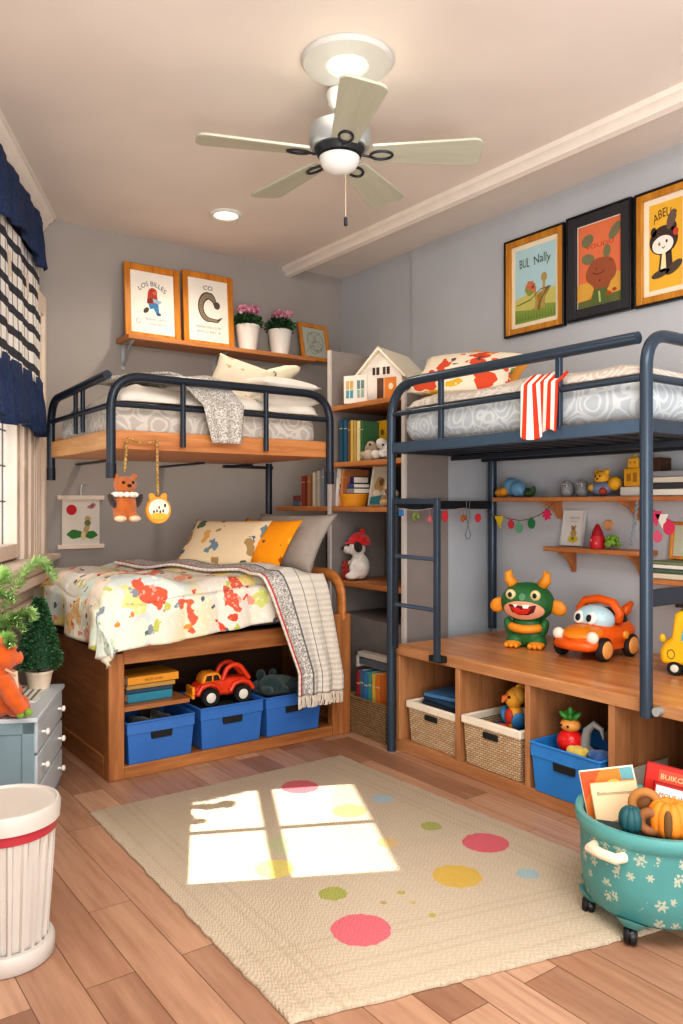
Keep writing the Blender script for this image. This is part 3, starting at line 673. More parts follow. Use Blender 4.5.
# dark green plush in right bin
g = N(plush('1f3a38')); g.ell((2.50, 4.13, .31), (.16, .13, .06)).ell((2.42, 4.05, .34), (.08, .07, .06)).ell((2.57, 4.06, .30), (.06, .09, .035), (.3, 0, .5)).ell((2.40, 4.14, .385), (.03, .03, .035)).ell((2.47, 4.12, .39), (.025, .025, .03)).ell((2.36, 4.0, .325), (.03, .05, .025)).ell((2.46, 3.99, .325), (.025, .06, .022))
pl = single('green_plush', g, 'dark teal green plush dinosaur in the right blue bin', 'plush toy', remesh=.007)
obj('belly_stripe', N(plush('3f6a52')).ell((2.50, 4.08, .352), (.09, .06, .02), (.3, 0, .3)), pl)
# books on the little shelf under the bed
def bookstack(x, y, z, items, grp):
    for (lab, colr, w, d, t, rz, dx) in items:
        b = flatbook('book', lab, colr, w, d, t, (x + dx, y, z), rz, 'book', grp); z += t + .0006
    return b
btop = bookstack(1.66, 4.13, .361, [('bottom teal blue book of the stack under the bed', '2f7f96', .25, .2, .048, .02, 0), ('thin dark blue book second from the bottom under bed', '30455f', .26, .2, .02, -.03, 0), ('yellow brown thin book third from the bottom under bed', 'b08a48', .27, .21, .026, .0, .005), ('orange lettered book topmost on the under bed shelf', 'd9932c', .29, .22, .042, .03, .012)], 'books stacked under the low bed')
obj('lettering', N(paint('7a4a1c')).text('BILLES GOEE', 0, .014, .018, y=-.1115), btop)
# ================================================================ back wall shelf with frames and plants
sy0 = BW - .24; sz = 2.555
sh = thing('wall_shelf', 'long wooden wall shelf above the left bunk', 'shelf', (0, 0, 0))
obj('board', N(W_SH['x']).bb(1.98, 3.50, sy0, BW, sz - .032, sz), sh, bevel=.004)
for x in (2.03, 2.74):
    g = N(M_SIL).bb(x - .012, x + .012, BW - .008, BW, sz - .21, sz - .032).bb(x - .012, x + .012, BW - .20, BW, sz - .038, sz - .032)
    g.tube([(x, BW - .008, sz - .18), (x, BW - .05, sz - .15), (x, BW - .10, sz - .10), (x, BW - .14, sz - .055), (x, BW - .185, sz - .038)], .0095, 8); obj('bracket', g, sh, bevel=.002)
W_FR = wood('b5691c', 'e0993a', 'z', .35, 1, 'frame_oak'); M_PAPER = paint('f5efe2', .9, .02); M_INK = flat('3c3a40'); M_BLK = paint('1c1b1d', .35); W_GOLD = wood('a86a1e', 'd79a3c', 'z', .3, 1, 'frame_gold')
def frame(name, lab, w, h, loc, rz, fm, fw, art, tilt=0, edge=None, matm=M_PAPER, matw=0, grp=None, depth=.022, cat='picture'):
    t = thing(name, lab, cat, loc, rz, grp)
    if tilt: t.rotation_euler = (Matrix.Rotation(rz, 3, 'Z') @ Matrix.Rotation(-tilt, 3, 'X')).to_euler()
    g = N(fm); D = depth
    g.bb(-w / 2, -w / 2 + fw, -D, 0, 0, h).bb(w / 2 - fw, w / 2, -D, 0, 0, h).bb(-w / 2 + fw, w / 2 - fw, -D, 0, 0, fw).bb(-w / 2 + fw, w / 2 - fw, -D, 0, h - fw, h)
    if edge:
        g.mat(edge); e = .012
        g.bb(-w / 2 - e, -w / 2, -D - .004, 0, -e, h + e).bb(w / 2, w / 2 + e, -D - .004, 0, -e, h + e).bb(-w / 2, w / 2, -D - .004, 0, -e, 0).bb(-w / 2, w / 2, -D - .004, 0, h, h + e)
    obj('frame', g, t, bevel=.004)
    obj('mount', N(matm).bb(-w / 2 + fw, w / 2 - fw, -.009, -.001, fw, h - fw), t)
    g = G(); art(g, w - 2 * fw - 2 * matw, h - 2 * fw - 2 * matw, h / 2); obj('print', g, t, sharp=180)
    return t
def scaled(g, sx, sz, cz, y=-.0095):
    g.X = Matrix.Translation((0, y, cz)) @ Matrix.Diagonal((sx / 2, 1, sz / 2, 1)); return g
L1 = lambda i: -.0006 * i
def art_walker(g, w, h, cz):
    scaled(g, w, h, cz)
    g.mat(M_INK).text('LOS BILLES', 0, .56, .22, L1(1), arc=.9, width=1.25)
    g.mat(flat('b8452c')).disc(.02, .36, .20, .14, 0, L1(1)).face([(-.2, .36), (.2, .36), (.26, .0), (-.26, -.02)], L1(1.5)).mat(flat('d8705a')).disc(.1, .34, .09, .06, 0, L1(2)).mat(flat('8a3524')).face([(-.25, .12), (.08, .2), (.02, .02), (-.2, -.02)], L1(2))
    g.mat(flat('9ab6c8')).face([(.0, .16), (.42, .1), (.34, .0), (.05, .02)], L1(3))
    g.mat(flat('3f83b0')).face([(-.2, -.02), (.26, .0), (.3, -.3), (.18, -.36), (.04, -.16), (-.12, -.2)], L1(2)).mat(flat('42506a')).disc(.27, -.34, .11, .05, 0, L1(3)).mat(flat('4a4a3c')).disc(-.3, -.25, .14, .08, .5, L1(3))
    g.mat(flat('8a8a86')).text('Balines. eaeon', .15, -.55, .1, L1(1), width=.95).text('momonabrone', .22, -.7, .1, L1(1), width=.85).mat(flat('a9a9a2')).disc(-.66, -.62, .12, .08, 0, L1(1)).mat(M_PAPER).disc(-.66, -.62, .09, .06, 0, L1(2))
def art_tail(g, w, h, cz):
    scaled(g, w, h, cz)
    g.mat(M_INK).text('CO', 0, .66, .2, L1(1), width=.48)
    pts = []; ws = []
    for i in range(40):
        t = i / 39; a = 2.0 * pi * (.03 + .72 * t); r_ = .30 + .22 * t
        pts.append((.05 + .42 * cos(a + .1) * (.75 + .4 * t), .13 + .40 * sin(a + .1) * (.8 + .25 * t))); ws.append(.02 + .27 * sin(pi * min(1, (1 - t) * .9 + .1)) ** .8 if t > .25 else .16 + .12 * (t / .25))
    pts += [(.45, -.30), (.72, -.16)]; ws += [.12, .01]
    g.mat(flat('5c5244')).stroke(pts, ws, L1(1)).mat(flat('9a8a70')).stroke(pts[2:-1], [x * .55 for x in ws[2:-1]], L1(2)).mat(flat('5c5244')).disc(.44, .2, .16, .12, 0, L1(1))
    for i in range(0, 38, 2): g.mat(flat('6b5e4c')).disc(pts[i][0], pts[i][1], .03, .024, 0, L1(3), 8)
    g.mat(M_INK).text('MOOVE OUE U D TO', 0, -.57, .1, L1(1), width=1.25).text('EAOO CU TEAT   W', 0, -.72, .1, L1(1), width=1.2)
def art_grey(g, w, h, cz):
    scaled(g, w, h, cz); g.mat(flat('b9bcb0')).rect(-1, 1, -1, 1, L1(0)).mat(flat('7f847a'))
    for a, b, r in ((.1, .1, .7), (-.2, .3, .35), (.25, -.25, .4), (-.1, -.5, .3)):
        g.stroke([(a + r * cos(i / 24 * 2 * pi), b + r * sin(i / 24 * 2 * pi) * .9) for i in range(25)], .04, L1(1))
    g.stroke([(-.8, -.7), (-.3, -.2), (.2, .5), (.7, .8)], .03, L1(1)).stroke([(-.5, .7), (.1, .2), (.6, -.6)], .03, L1(1))
yf = BW - .035
def sx_(px): return onY(px, 300, yf - .02).x
def placed_w(a, b): return sx_(a), sx_(b)
a, b = placed_w(122.5, 178); h1 = .60
frame('framed_picture', 'orange wood framed print with walking figure, left on shelf', b - a, .53, ((a + b) / 2, yf - .06, sz + .001), 0, W_FR, .045, art_walker, tilt=radians(4))
a, b = placed_w(181, 231)
frame('framed_picture', 'orange wood framed print with curled tail, on back shelf', b - a, .55, ((a + b) / 2, yf - .06, sz + .001), 0, W_FR, .042, art_tail, tilt=radians(4))
a, b = placed_w(297.5, 328)
frame('framed_picture', 'small orange wood frame with grey sketch beside pink flowers', b - a, .31, ((a + b) / 2, BW - .10, sz + .001), radians(6), W_FR, .03, art_grey, tilt=radians(12))
# flower pots
M_LEAF = [paint('2f5a34', .6), paint('3f7040', .6), paint('26482c', .6)]
def leaf_quad(g, p, d, up, L, W):
    d = d.normalized(); s = d.cross(up); s = s.normalized() if s.length > 1e-4 else Vector((1, 0, 0))
    g.raw([p, p + d * L * .5 + s * W / 2, p + d * L, p + d * L * .5 - s * W / 2], [(0, 1, 2, 3)])
def flower_pot(name, lab, loc, seed, grp):
    rg = random.Random(seed); t = thing(name, lab, 'potted plant', loc, 0, grp)
    obj('pot', N(paint('f0ebe2', .4, .02)).lathe([(0, 0), (.066, 0), (.092, .19), (.096, .195), (.092, .205), (.085, .2), (.08, .17), (0, .17)], n=32), t)
    g = G()
    for i in range(420):
        g.mat(M_LEAF[i % 3]); a = rg.uniform(0, 2 * pi); e = rg.uniform(-.25, 1.2); R = rg.uniform(.05, .105)
        p = Vector((R * cos(a) * cos(e), R * sin(a) * cos(e), .215 + R * .75 * sin(e)))
        leaf_quad(g, p, Vector((cos(a), sin(a), rg.uniform(-.3, .9))), Vector((rg.uniform(-1, 1), rg.uniform(-1, 1), 1)), rg.uniform(.025, .045), .022)
    obj('foliage', g, t, sharp=0.1)
    g = G(); PK = [paint('e7a0b8', .7), paint('f2c3d2', .7), paint('d5809e', .7)]
    for i in range(12):
        a = rg.uniform(0, 2 * pi); R = rg.uniform(.0, .09); c = Vector((R * cos(a), R * sin(a), .305 + rg.uniform(0, .03)))
        for j in range(26):
            g.mat(PK[j % 3]); q = Vector((rg.gauss(0, 1), rg.gauss(0, 1), rg.gauss(.3, .8))).normalized()
            leaf_quad(g, c + q * .012, q, Vector((rg.uniform(-1, 1), rg.uniform(-1, 1), rg.uniform(-1, 1))), .027, .022)
    obj('blooms', g, t, sharp=.1)
pa, pb = onY(247.5, 325, BW - .10), onY(280, 330, BW - .10)
flower_pot('potted_flower', 'pink flowers in white pot beside the curled tail print', (pa.x, pa.y, sz + .001), 1, None)
flower_pot('potted_flower', 'pink flowers in white pot beside the small grey sketch', (pb.x, pb.y, sz + .001), 2, None)
# ---- paper hanging on the back wall
pa, pb = onY(57, 498, BW - .01), onY(104, 548, BW - .01)
wh_ = thing('wall_hanging', 'small paper hanging with green bush and red dot, back wall', 'picture', ((pa.x + pb.x) / 2, BW, 0)); W = pb.x - pa.x
obj('rail', N(M_CREAM).bb(-W / 2, W / 2, -.02, -.002, pa.z - .012, pa.z + .018), wh_, bevel=.003); obj('rail', N(M_CREAM).bb(-W / 2, W / 2, -.022, -.002, pb.z, pb.z + .03), wh_, bevel=.003)
g = N(paint('ddd4c8', .9, .03)).bb(-W * .4, W * .4, -.012, -.008, pb.z + .03, pa.z - .012); obj('paper', g, wh_)
zc = (pa.z + pb.z) / 2 + .01; hh = (pa.z - pb.z)
g = N(flat('c4262e')).disc(-W * .2, zc + hh * .24, .035, .035, 0, -.0128).mat(flat('b77a86')).disc(W * .2, zc + hh * .3, .025, .012, 0, -.0128, wob=.3).disc(W * .26, zc + hh * .34, .018, .012, 0, -.0128)
g.mat(flat('3c7a36')).disc(-W * .12, zc - hh * .24, .05, .03, 0, -.0128, wob=.15).disc(W * .2, zc - hh * .25, .045, .026, 0, -.0128, wob=.15).mat(flat('b8a06a')).disc(W * .12, zc - hh * .12, .018, .05, -.3, -.0132).disc(W * .14, zc + hh * .06, .02, .02, 0, -.0132).mat(flat('6d7a4a')).disc(W * .14, zc - hh * .02, .022, .02, 0, -.0136).mat(flat('d8c49a')).disc(W * .05, zc - hh * .27, .016, .03, 0, -.0136)
obj('drawing', g, wh_)
obj('hook', N(paint('c8c6c2', .3, metal=.5)).tube([(0, -.012, pa.z), (0, -.014, pa.z + .06), (.0, -.018, pa.z + .085), (.02, -.02, pa.z + .10), (.035, -.02, pa.z + .092)], .005, 8), wh_)

# ---- three framed prints on the right wall
def rframe(lab, pts, fm, fw, art, edge, matm, matw):
    (x0, ya, yb), (x1, yc, yd) = pts; A = onX(x0, ya, RI - .02); B = onX(x0, yb, RI - .02); C = onX(x1, yc, RI - .02); D = onX(x1, yd, RI - .02)
    w = A.y - C.y; zb = (B.z + D.z) / 2; zt = (A.z + C.z) / 2
    return frame('framed_picture', lab, w - .024, zt - zb - .024, (RI, (A.y + C.y) / 2, zb + .012), -pi / 2, fm, fw, art, edge=edge, matm=matm, matw=matw, depth=.03)
def art_meadow(g, w, h, cz):
    scaled(g, w, h, cz); g.mat(flat('b5d6dc')).rect(-1, 1, -1, 1, L1(0)).mat(flat('c9c472')).face([(-1, -.35), (-.3, -.22), (.5, -.3), (1, -.2), (1, -1), (-1, -1)], L1(1)).mat(flat('8aa04e')).face([(-1, -.62), (-.2, -.7), (.4, -.6), (1, -.66), (1, -1), (-1, -1)], L1(2))
    g.mat(flat('55603a')).text('BUL', -.52, .5, .34, L1(3), width=.5, arc=2).text('Nally', .35, .52, .34, L1(3), width=.8, arc=2)
    g.mat(flat('8f9c4c')).disc(-.2, -.12, .26, .18, 0, L1(3), wob=.15).mat(flat('d27a5a')).disc(-.22, -.02, .2, .12, 0, L1(4), wob=.25).disc(-.05, -.14, .12, .08, 0, L1(4)).mat(flat('b89a5c')).stroke([(.05, -.75), (.1, -.45), (.0, -.2)], .12, L1(4)).stroke([(.4, -.72), (.42, -.4), (.46, 0)], [.2, .16, .1], L1(4)).disc(.46, .1, .14, .12, 0, L1(5)).mat(flat('a67f3e')).face([(.05, -.35), (.7, -.15), (.74, -.24), (.1, -.75)], L1(3)).mat(flat('7a6a34')).stroke([(.2, -.75), (.3, -.5), (.62, -.18)], .05, L1(6)).stroke([(-.9, -.5), (-.2, -.42), (.3, -.2), (.8, -.2)], .025, L1(6))
    g.mat(flat('6f8a3c'))
    for i in range(14): x = -.92 + i * .14; g.face([(x, -.95), (x + .1, -.95), (x + .03, -.72)], L1(4))
def art_deer(g, w, h, cz):
    scaled(g, w, h, cz); g.mat(flat('e07c54')).rect(-1, 1, -1, 1, L1(0)).mat(flat('d9a84c')).disc(-.75, -.62, .5, .22, 0, L1(1)).disc(.75, -.55, .45, .25, 0, L1(1)).mat(flat('6a7240')).face([(-1, -1), (-1, -.85), (1, -.78), (1, -1)], L1(2))
    g.mat(flat('7c7a5c')).disc(-.55, .62, .28, .15, .1, L1(1)).disc(.7, .68, .3, .15, .5, L1(1)).disc(-.52, .16, .3, .13, -.1, L1(3)).disc(.35, .24, .17, .16, .7, L1(3))
    g.mat(flat('a05a3c')).disc(.1, -.22, .7, .36, 0, L1(4), wob=.06).face([(-.4, -.4), (.6, -.42), (.4, -.66), (-.2, -.66)], L1(3.5)).mat(flat('5a3226')).stroke([(-.3, -.2), (-.1, -.27), (.1, -.25), (.25, -.2)], .022, L1(5)).disc(-.12, -.12, .03, .02, 0, L1(5)).disc(.5, .0, .03, .02, 0, L1(5)).disc(.02, -.42, .05, .02, 0, L1(5))
    g.mat(flat('5f6f3c')).face([(-.45, -1), (.5, -1), (.35, -.62), (-.25, -.62)], L1(5)).mat(flat('b9c48a')).stroke([(.0, -.68), (.05, -.95)], .08, L1(6)).mat(flat('b8432c')).text('VOUDU', .0, .4, .14, L1(1), width=1.3).disc(.45, -.78, .1, .05, 0, L1(6)).disc(.7, -.72, .1, .04, 0, L1(6))
def art_bear(g, w, h, cz):
    scaled(g, w, h, cz); g.mat(flat('eab53e')).rect(-1, 1, -1, 1, L1(0)).mat(flat('2a2522')).text('ABEUG', -.05, .66, .3, L1(1), width=1.35, arc=1.6)
    g.mat(flat('453631')).disc(-.12, .12, .86, .34, 0, L1(1)).disc(-.72, .36, .18, .11, 0, L1(1)).disc(.48, .38, .18, .11, 0, L1(1)).mat(flat('6d5a50')).disc(.35, .55, .32, .18, .5, L1(2)).mat(flat('f3ece0')).disc(-.16, .02, .64, .21, 0, L1(3)).mat(flat('2a2320')).disc(-.36, .05, .06, .04, 0, L1(4)).disc(.08, .08, .06, .04, 0, L1(4)).stroke([(-.2, -.03), (-.12, -.07), (-.02, -.03)], .025, L1(4)).mat(flat('f3ece0')).disc(-.345, .06, .02, .012, 0, L1(5))
    g.mat(flat('463a33')).face([(-.45, -.62), (-.3, -.15), (.35, -.15), (.45, -.62)], L1(1)).mat(flat('f1e3b0')).face([(-.32, -.62), (-.2, -.18), (.0, -.18), (.05, -.6)], L1(2)).mat(flat('544a40')).disc(-.3, -.64, .55, .09, .08, L1(2)).disc(.5, -.56, .5, .12, .2, L1(2)).mat(flat('c4483c')).disc(.62, .24, .16, .09, 0, L1(5))
rframe('gold framed meadow print, leftmost of three on the right wall', ((505, 243, 337), (565, 222, 328)), W_GOLD, .036, art_meadow, M_BLK, paint('f0e4c8', .9, .02), .03)
rframe('black framed orange print with antlered animal, right wall', ((567, 217, 322), (632, 199.5, 311)), paint('35363a', .5), .055, art_deer, M_BLK, paint('efe6d6', .9, .02), .006)
rframe('gold framed yellow print with small brown bear, right wall', ((635, 195, 307), (696, 176, 298)), W_GOLD, .036, art_bear, M_BLK, paint('f0e4cc', .9, .02), .032)

# ================================================================ corner bookcase against the right wall
M_GREY = paint('8f8783', .6, .04); M_LGREY = paint('c9c2bc', .6, .03); M_DGREY = paint('55504e', .7, .05); M_DGREY2 = paint('6e6966', .7)
kx = 3.15; ky0, kym, ky1 = 3.70, 4.49, 5.22
bc = thing('bookcase', 'grey corner bookcase with orange wooden shelves between the bunks', 'bookcase', (0, 0, 0))
obj('divider', N(M_GREY).bb(kx + .006, RI - .004, kym - .014, kym + .014, 0, 2.46).mat(M_LGREY).bb(kx - .012, kx + .006, kym - .015, kym + .015, .65, 2.462), bc, bevel=.002)
obj('end_panel', N(M_GREY).bb(kx + .006, 3.50, ky0 - .014, ky0 + .014, 0, 2.10).mat(M_LGREY).bb(kx - .014, kx + .006, ky0 - .016, ky0 + .016, 0, 2.102), bc, bevel=.002)
obj('filler_panel', N(paint('b4bac0', .6, .03)).bb(3.50, RI - .004, ky0 - .01, ky0 + .01, 0, 2.10), bc)  # added panel, paler than the end panel, for the bright strip by the wall
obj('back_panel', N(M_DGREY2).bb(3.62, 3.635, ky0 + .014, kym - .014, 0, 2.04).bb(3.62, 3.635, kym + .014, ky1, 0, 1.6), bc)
for z, a, b, x1 in ((2.075, ky0, kym, RI - .004), (1.69, ky0, kym, 3.62), (1.39, ky0, kym, 3.62), (.89, ky0, kym, 3.62), (1.39, kym, ky1, 3.62)):
    obj('shelf', N(W_SH['y']).bb(kx, x1, a + .016, b - .016, z - .034, z), bc, bevel=.003)
obj('base_panel', N(paint('857d79', .6)).bb(kx + .01, 3.6, ky0 + .016, kym - .016, .0, .66).bb(kx + .01, 3.6, kym + .016, ky1, .0, .66), bc)
def ubook(lab, colr, t, h, d, x, y, z, grp=None, lean=0, pages='e9dfca', name='book'):
    # upright book on a shelf facing -x (spine towards -x); thickness runs along y
    b = thing(name, lab, 'book', (x, y, z), -pi / 2, grp)
    if lean: b.rotation_euler = (Matrix.Rotation(-pi / 2, 3, 'Z') @ Matrix.Rotation(lean, 3, 'Y')).to_euler()
    obj('cover', N(paint(colr, .55, .06)).bb(-t / 2, -t / 2 + .003, 0, d, 0, h).bb(t / 2 - .003, t / 2, 0, d, 0, h).bb(-t / 2, t / 2, -.003, .002, 0, h).mat(paint('d8c48a', .5)).bb(-t / 2 - .0003, t / 2 + .0003, -.0034, -.002, h * .78, h * .80), b)
    obj('pages', N(flat(pages)).bb(-t / 2 + .003, t / 2 - .003, .002, d - .003, .003, h - .004), b); return b
def shelfY(px, z): return onX(px, 505 - 1, kx + .02).y
# middle shelf (z 1.69)
y = shelfY(337.5, 1.69)
for lab, c, t, h, px in (('dark blue book, leftmost on the middle bookcase shelf', '2f5a72', .035, .29, 340), ('teal blue book second from left, middle bookcase shelf', '2a5f7e', .04, .285, 344.5), ('narrow brown book on the middle bookcase shelf', '7d5a3c', .02, .27, 348), ('yellow book on the middle bookcase shelf', 'd8b75a', .03, .275, 351), ('tan book right of the yellow, middle shelf', 'c9a566', .022, .27, 354), ('pale yellow book before the green one, middle shelf', 'e6d8a0', .035, .265, 357.5)):
    ubook(lab, c, t, h, .2, kx + .03, shelfY(px, 0), 1.691, 'upright books on the middle bookcase shelf')
ubook('broad green book on the middle bookcase shelf', '3f6c4a', .03, .26, .2, kx + .03, shelfY(361, 0), 1.691)
g = N(paint('e6b422', .5)).bb(-.07, .07, 0, .035, 0, .27); o = single('yellow_box', g, 'bright yellow game box at right on middle bookcase shelf', 'box', (kx + .16, onX(382.5, 400, kx + .16).y, 1.691), -pi / 2, bevel=.004)
obj('print', N(paint('8a6a1c')).disc(0, .19, .02, .02, 0, -.001).text('BUS', 0, .07, .05, -.001), o)
def lump(name, lab, cat, colors, c, R, n, seed, rs=.035, flatz=.8, mat=plush):
    rg = random.Random(seed); g = G()
    for i in range(n):
        g.mat(mat(colors[i % len(colors)])); a = rg.uniform(0, 6.28); q = rg.random() ** .5
        rr = rs * rg.uniform(.7, 1.2); g.ell((c[0] + R[0] * q * cos(a), c[1] + R[1] * q * sin(a), c[2] + rr * flatz + R[2] * (1 - q) * rg.random()), (rr, rr, rr * flatz), (rg.random(), rg.random(), 0), 12, 8)
    return single(name, g, lab, cat, sharp=180)
o = lump('stone_rabbit', 'beige speckled soft toy on the middle bookcase shelf', 'plush toy', ['b9a68e', 'a9957c', 'cbb9a2'], (kx + .06, onX(371, 400, kx + .06).y, 1.691), (.045, .055, .10), 14, 3)
obj('eye', N(M_BLK).ell((kx + .012, onX(371, 400, kx + .02).y, 1.79), .008), o)
o = lump('white_lamb', 'white fluffy lamb toy on the middle bookcase shelf', 'plush toy', ['eeeae2', 'f4f1ea', 'e0dbd2'], (kx + .07, onX(384, 400, kx + .07).y, 1.694), (.05, .06, .11), 20, 4)
obj('eye', N(M_BLK).ell((kx + .012, onX(384, 400, kx + .02).y, 1.78), .008), o)
# right lower shelf (z 1.39)
for lab, c, t, h, px, ln in (('white leaning book on the right lower bookcase shelf', 'e8e2d8', .025, .26, 334, .10), ('orange leaning book on the right lower bookcase shelf', 'd98a4a', .022, .25, 338, .14), ('tan leaning book on the right lower bookcase shelf', 'a56a3e', .022, .25, 341.5, .14)):
    ubook(lab, c, t, h, .18, kx + .04, shelfY(px, 0), 1.392, 'leaning books on the lower bookcase shelf', ln)
def fb_y(name, lab, cov, wy, dx, t, x, y, z, grp=None, pages='efe6d2', rz=0): return flatbook(name, lab, cov, wy, dx, t, (x, y, z), -pi / 2 + rz, 'book', grp, pages)
yy = onX(352, 400, kx + .1).y
g = N(paint('e09a2a', .45)).lathe([(0, 0), (.085, 0), (.105, .085), (.098, .085), (.08, .01), (0, .01)], (kx + .12, yy, 1.391), 28); single('orange_bowl', g, 'orange bowl on the lower right bookcase shelf', 'bowl')
fb_y('book', 'grey book lying across the orange bowl', '8c8a92', .19, .15, .035, kx + .12, yy, 1.478); fb_y('book', 'purple book lying at bottom of pair above bowl', '4a4a78', .17, .14, .03, kx + .12, yy, 1.515); fb_y('book', 'navy book topmost above the orange bowl', '34356a', .15, .13, .045, kx + .13, yy + .01, 1.547)
def art_beach(g, w, h, cz):
    scaled(g, w, h, cz); g.mat(flat('cfc7b4')).rect(-1, 1, -1, 1, 0).mat(flat('3f8a94')).face([(-1, -1), (1, -1), (1, -.5), (-1, -.6)], L1(1)).mat(flat('b59a6a')).disc(.1, .0, .7, .4, 0, L1(2), wob=.2).mat(flat('7a5a3c')).disc(.3, .1, .3, .2, 0, L1(3), wob=.2).mat(flat('e6dcc6')).disc(-.2, -.4, .5, .15, 0, L1(3), wob=.2)
y0 = onX(374, 400, kx + .12).y
frame('framed_picture', 'small beach picture leaning on the lower right bookcase shelf', .17, .29, (kx + .15, y0, 1.391), -pi / 2, paint('d9d0c0', .5), .008, art_beach, tilt=radians(10))
lump('shell_pile', 'beige and teal shell lumps beside the beach picture', 'shells', ['c9a878', '8a6a4a', '4a8f98', 'ded2bc'], (kx + .09, onX(391, 400, kx + .09).y, 1.391), (.05, .055, .16), 24, 8, .03)
# left lower shelf
for lab, c, t, h, px in (('red leather book, left lower bookcase shelf', '8a3a2c', .05, .22, 302.5), ('brown book next to red one, left lower shelf', '9c6a48', .04, .225, 308), ('cream book on the left lower bookcase shelf', 'c9bca8', .03, .24, 313), ('pale grey book on the left lower bookcase shelf', 'b0a9a0', .03, .25, 317.5), ('slate book by the divider, left lower shelf', '7f8690', .03, .26, 322)):
    ubook(lab, c, t, h, .2, kx + .03, shelfY(px, 0), 1.392, 'upright books on the left bookcase shelf')
yy = shelfY(294.5, 0)
fb_y('book', 'grey blue book at bottom beside the red book', '54606c', .10, .15, .04, kx + .11, yy, 1.392); fb_y('book', 'dark red book lying on the grey blue book', '7a3a34', .10, .14, .035, kx + .11, yy, 1.434)
# dog plush with red cap
p = onX(356, 583, kx + .10); dg = thing('dog_plush', 'white dog plush with red cap on the low bookcase shelf', 'plush toy', (kx + .13, p.y, .898), -pi / 2 - .5)
M_WP = plush('efe8de')
g = N(M_WP).ell((0, 0, .085), (.085, .07, .09)).ell((0, -.02, .215), (.07, .065, .062)).ell((0, -.075, .20), (.035, .04, .03)).ell((-.06, -.06, .025), (.033, .05, .025)).ell((.06, -.06, .025), (.033, .05, .025)).ell((-.06, -.045, .08), (.024, .035, .05)).ell((.06, -.045, .08), (.024, .035, .05)); obj('body', g, dg, remesh=.008)
obj('nose', N(M_BLK).ell((0, -.115, .207), (.016, .012, .012)), dg)
for s in (-1, 1): obj('eye', N(M_BLK).ell((s * .028, -.08, .235), (.01, .008, .012)), dg); obj('ear', N(plush('2a2626')).ell((s * .075, -.02, .225), (.015, .03, .045), (0, s * -.4, 0)), dg)
g = N(plush('d81e1e')).lathe([(.074, 0), (.078, .02), (.066, .055), (.035, .08), (0, .087)], (0, -.0, .232), 28).ell((0, -.065, .245), (.05, .04, .010), (.2, 0, 0)).ell((.0, .02, .325), (.018, .018, .02)).ell((.075, .01, .28), (.03, .02, .02)); obj('cap', g, dg)
g = N(plush('a8271e')).ell((0, 0, .04), (.035, .03, .042)).ell((.0, 0, .09), (.028, .025, .024)).ell((-.02, 0, .118), (.01, .008, .014)).ell((.02, 0, .118), (.01, .008, .014)); q = onX(346.5, 583, kx + .08)
single('red_figure', g, 'little dark red plush figure left of the capped dog', 'plush toy', (kx + .07, q.y, .891), -pi / 2)
# ---- wicker floor basket with books beside the bunk post
def wicker_mat(a, b, c, name, su=60, sv=85):
    k = NT(name, .8, .2); x, y, z = k.xyz(); u = k.math('ADD', x, y)
    br = k.n('ShaderNodeTexBrick', {'Vector': k.n('ShaderNodeCombineXYZ', {0: u, 1: z, 2: 0.0}), 'Color1': lin(a), 'Color2': lin(b), 'Mortar': lin(c), 'Scale': 1.0, 'Mortar Size': .0022, 'Mortar Smooth': .6, 'Brick Width': 1.0 / su * 1.6, 'Row Height': 1.0 / sv, 'Bias': 0.0})
    nz = k.noise(scale=70, detail=2); k.color(k.mix(k.math('MULTIPLY', nz, .35), br.outputs['Color'], c)); k.bump(k.math('SUBTRACT', nz, br.outputs['Fac']), .7, .006); return k.m
M_WICK = wicker_mat('e6cfae', 'd0b18a', '8a6a4a', 'wicker'); M_WICK2 = wicker_mat('a98c66', '94774f', '4a3826', 'dark_wicker', 60, 70)
M_LINEN = paint('e8dcc8', .9, .05, .3, 15)
def wicker(name, lab, w, d, h, loc, rz, wm, liner, slot, grp=None):
    t = thing(name, lab, 'basket', loc, rz, grp); th = .012
    def ring(f, z, ins=0): return [(sx * (w / 2 * f - ins), sy * (d / 2 * f - ins), z) for sx, sy in ((-1, -1), (1, -1), (1, 1), (-1, 1))]
    rs = [ring(.93, 0), ring(.97, h * .5), ring(1, h), ring(1, h, th), ring(.93, th, th)]; vs = [p for r_ in rs for p in r_]; fs = [(3, 2, 1, 0)]
    for j in range(4):
        for i in range(4): fs.append((j * 4 + i, j * 4 + (i + 1) % 4, (j + 1) * 4 + (i + 1) % 4, (j + 1) * 4 + i))
    fs.append((16, 17, 18, 19)); obj('weave', N(wm).raw(vs, fs), t, bevel=.012, sharp=50)
    if liner:
        g = N(M_LINEN); a = .008; z0, z1 = h - .035, h + .006
        g.bb(-w / 2 - a, w / 2 + a, -d / 2 - a, -d / 2 + .014, z0, z1).bb(-w / 2 - a, w / 2 + a, d / 2 - .014, d / 2 + a, z0, z1).bb(-w / 2 - a, -w / 2 + .014, -d / 2, d / 2, z0, z1).bb(w / 2 - .014, w / 2 + a, -d / 2, d / 2, z0, z1); obj('rim_band', g, t, bevel=.006)
    else: obj('rim_band', N(wm).tube(fillet([(-w / 2, -d / 2, h), (w / 2, -d / 2, h), (w / 2, d / 2, h), (-w / 2, d / 2, h), (-w / 2, -d / 2, h), (-w / 2 + .01, -d / 2, h)], .012, 3), .009, 8), t)
    if slot: obj('handle_slot', N(M_DARK).bb(-w * .13, w * .13, -d / 2 - .006, -d / 2 + .008, h * .66, h * .80), t, bevel=.006)
    return t
bk = onZ(366, 741, 0)
wicker('wicker_basket', 'wicker floor basket full of books between bed and bunk', .40, .22, .225, (3.03, 3.80, 0), -pi / 2 + .0, M_WICK2, False, False)
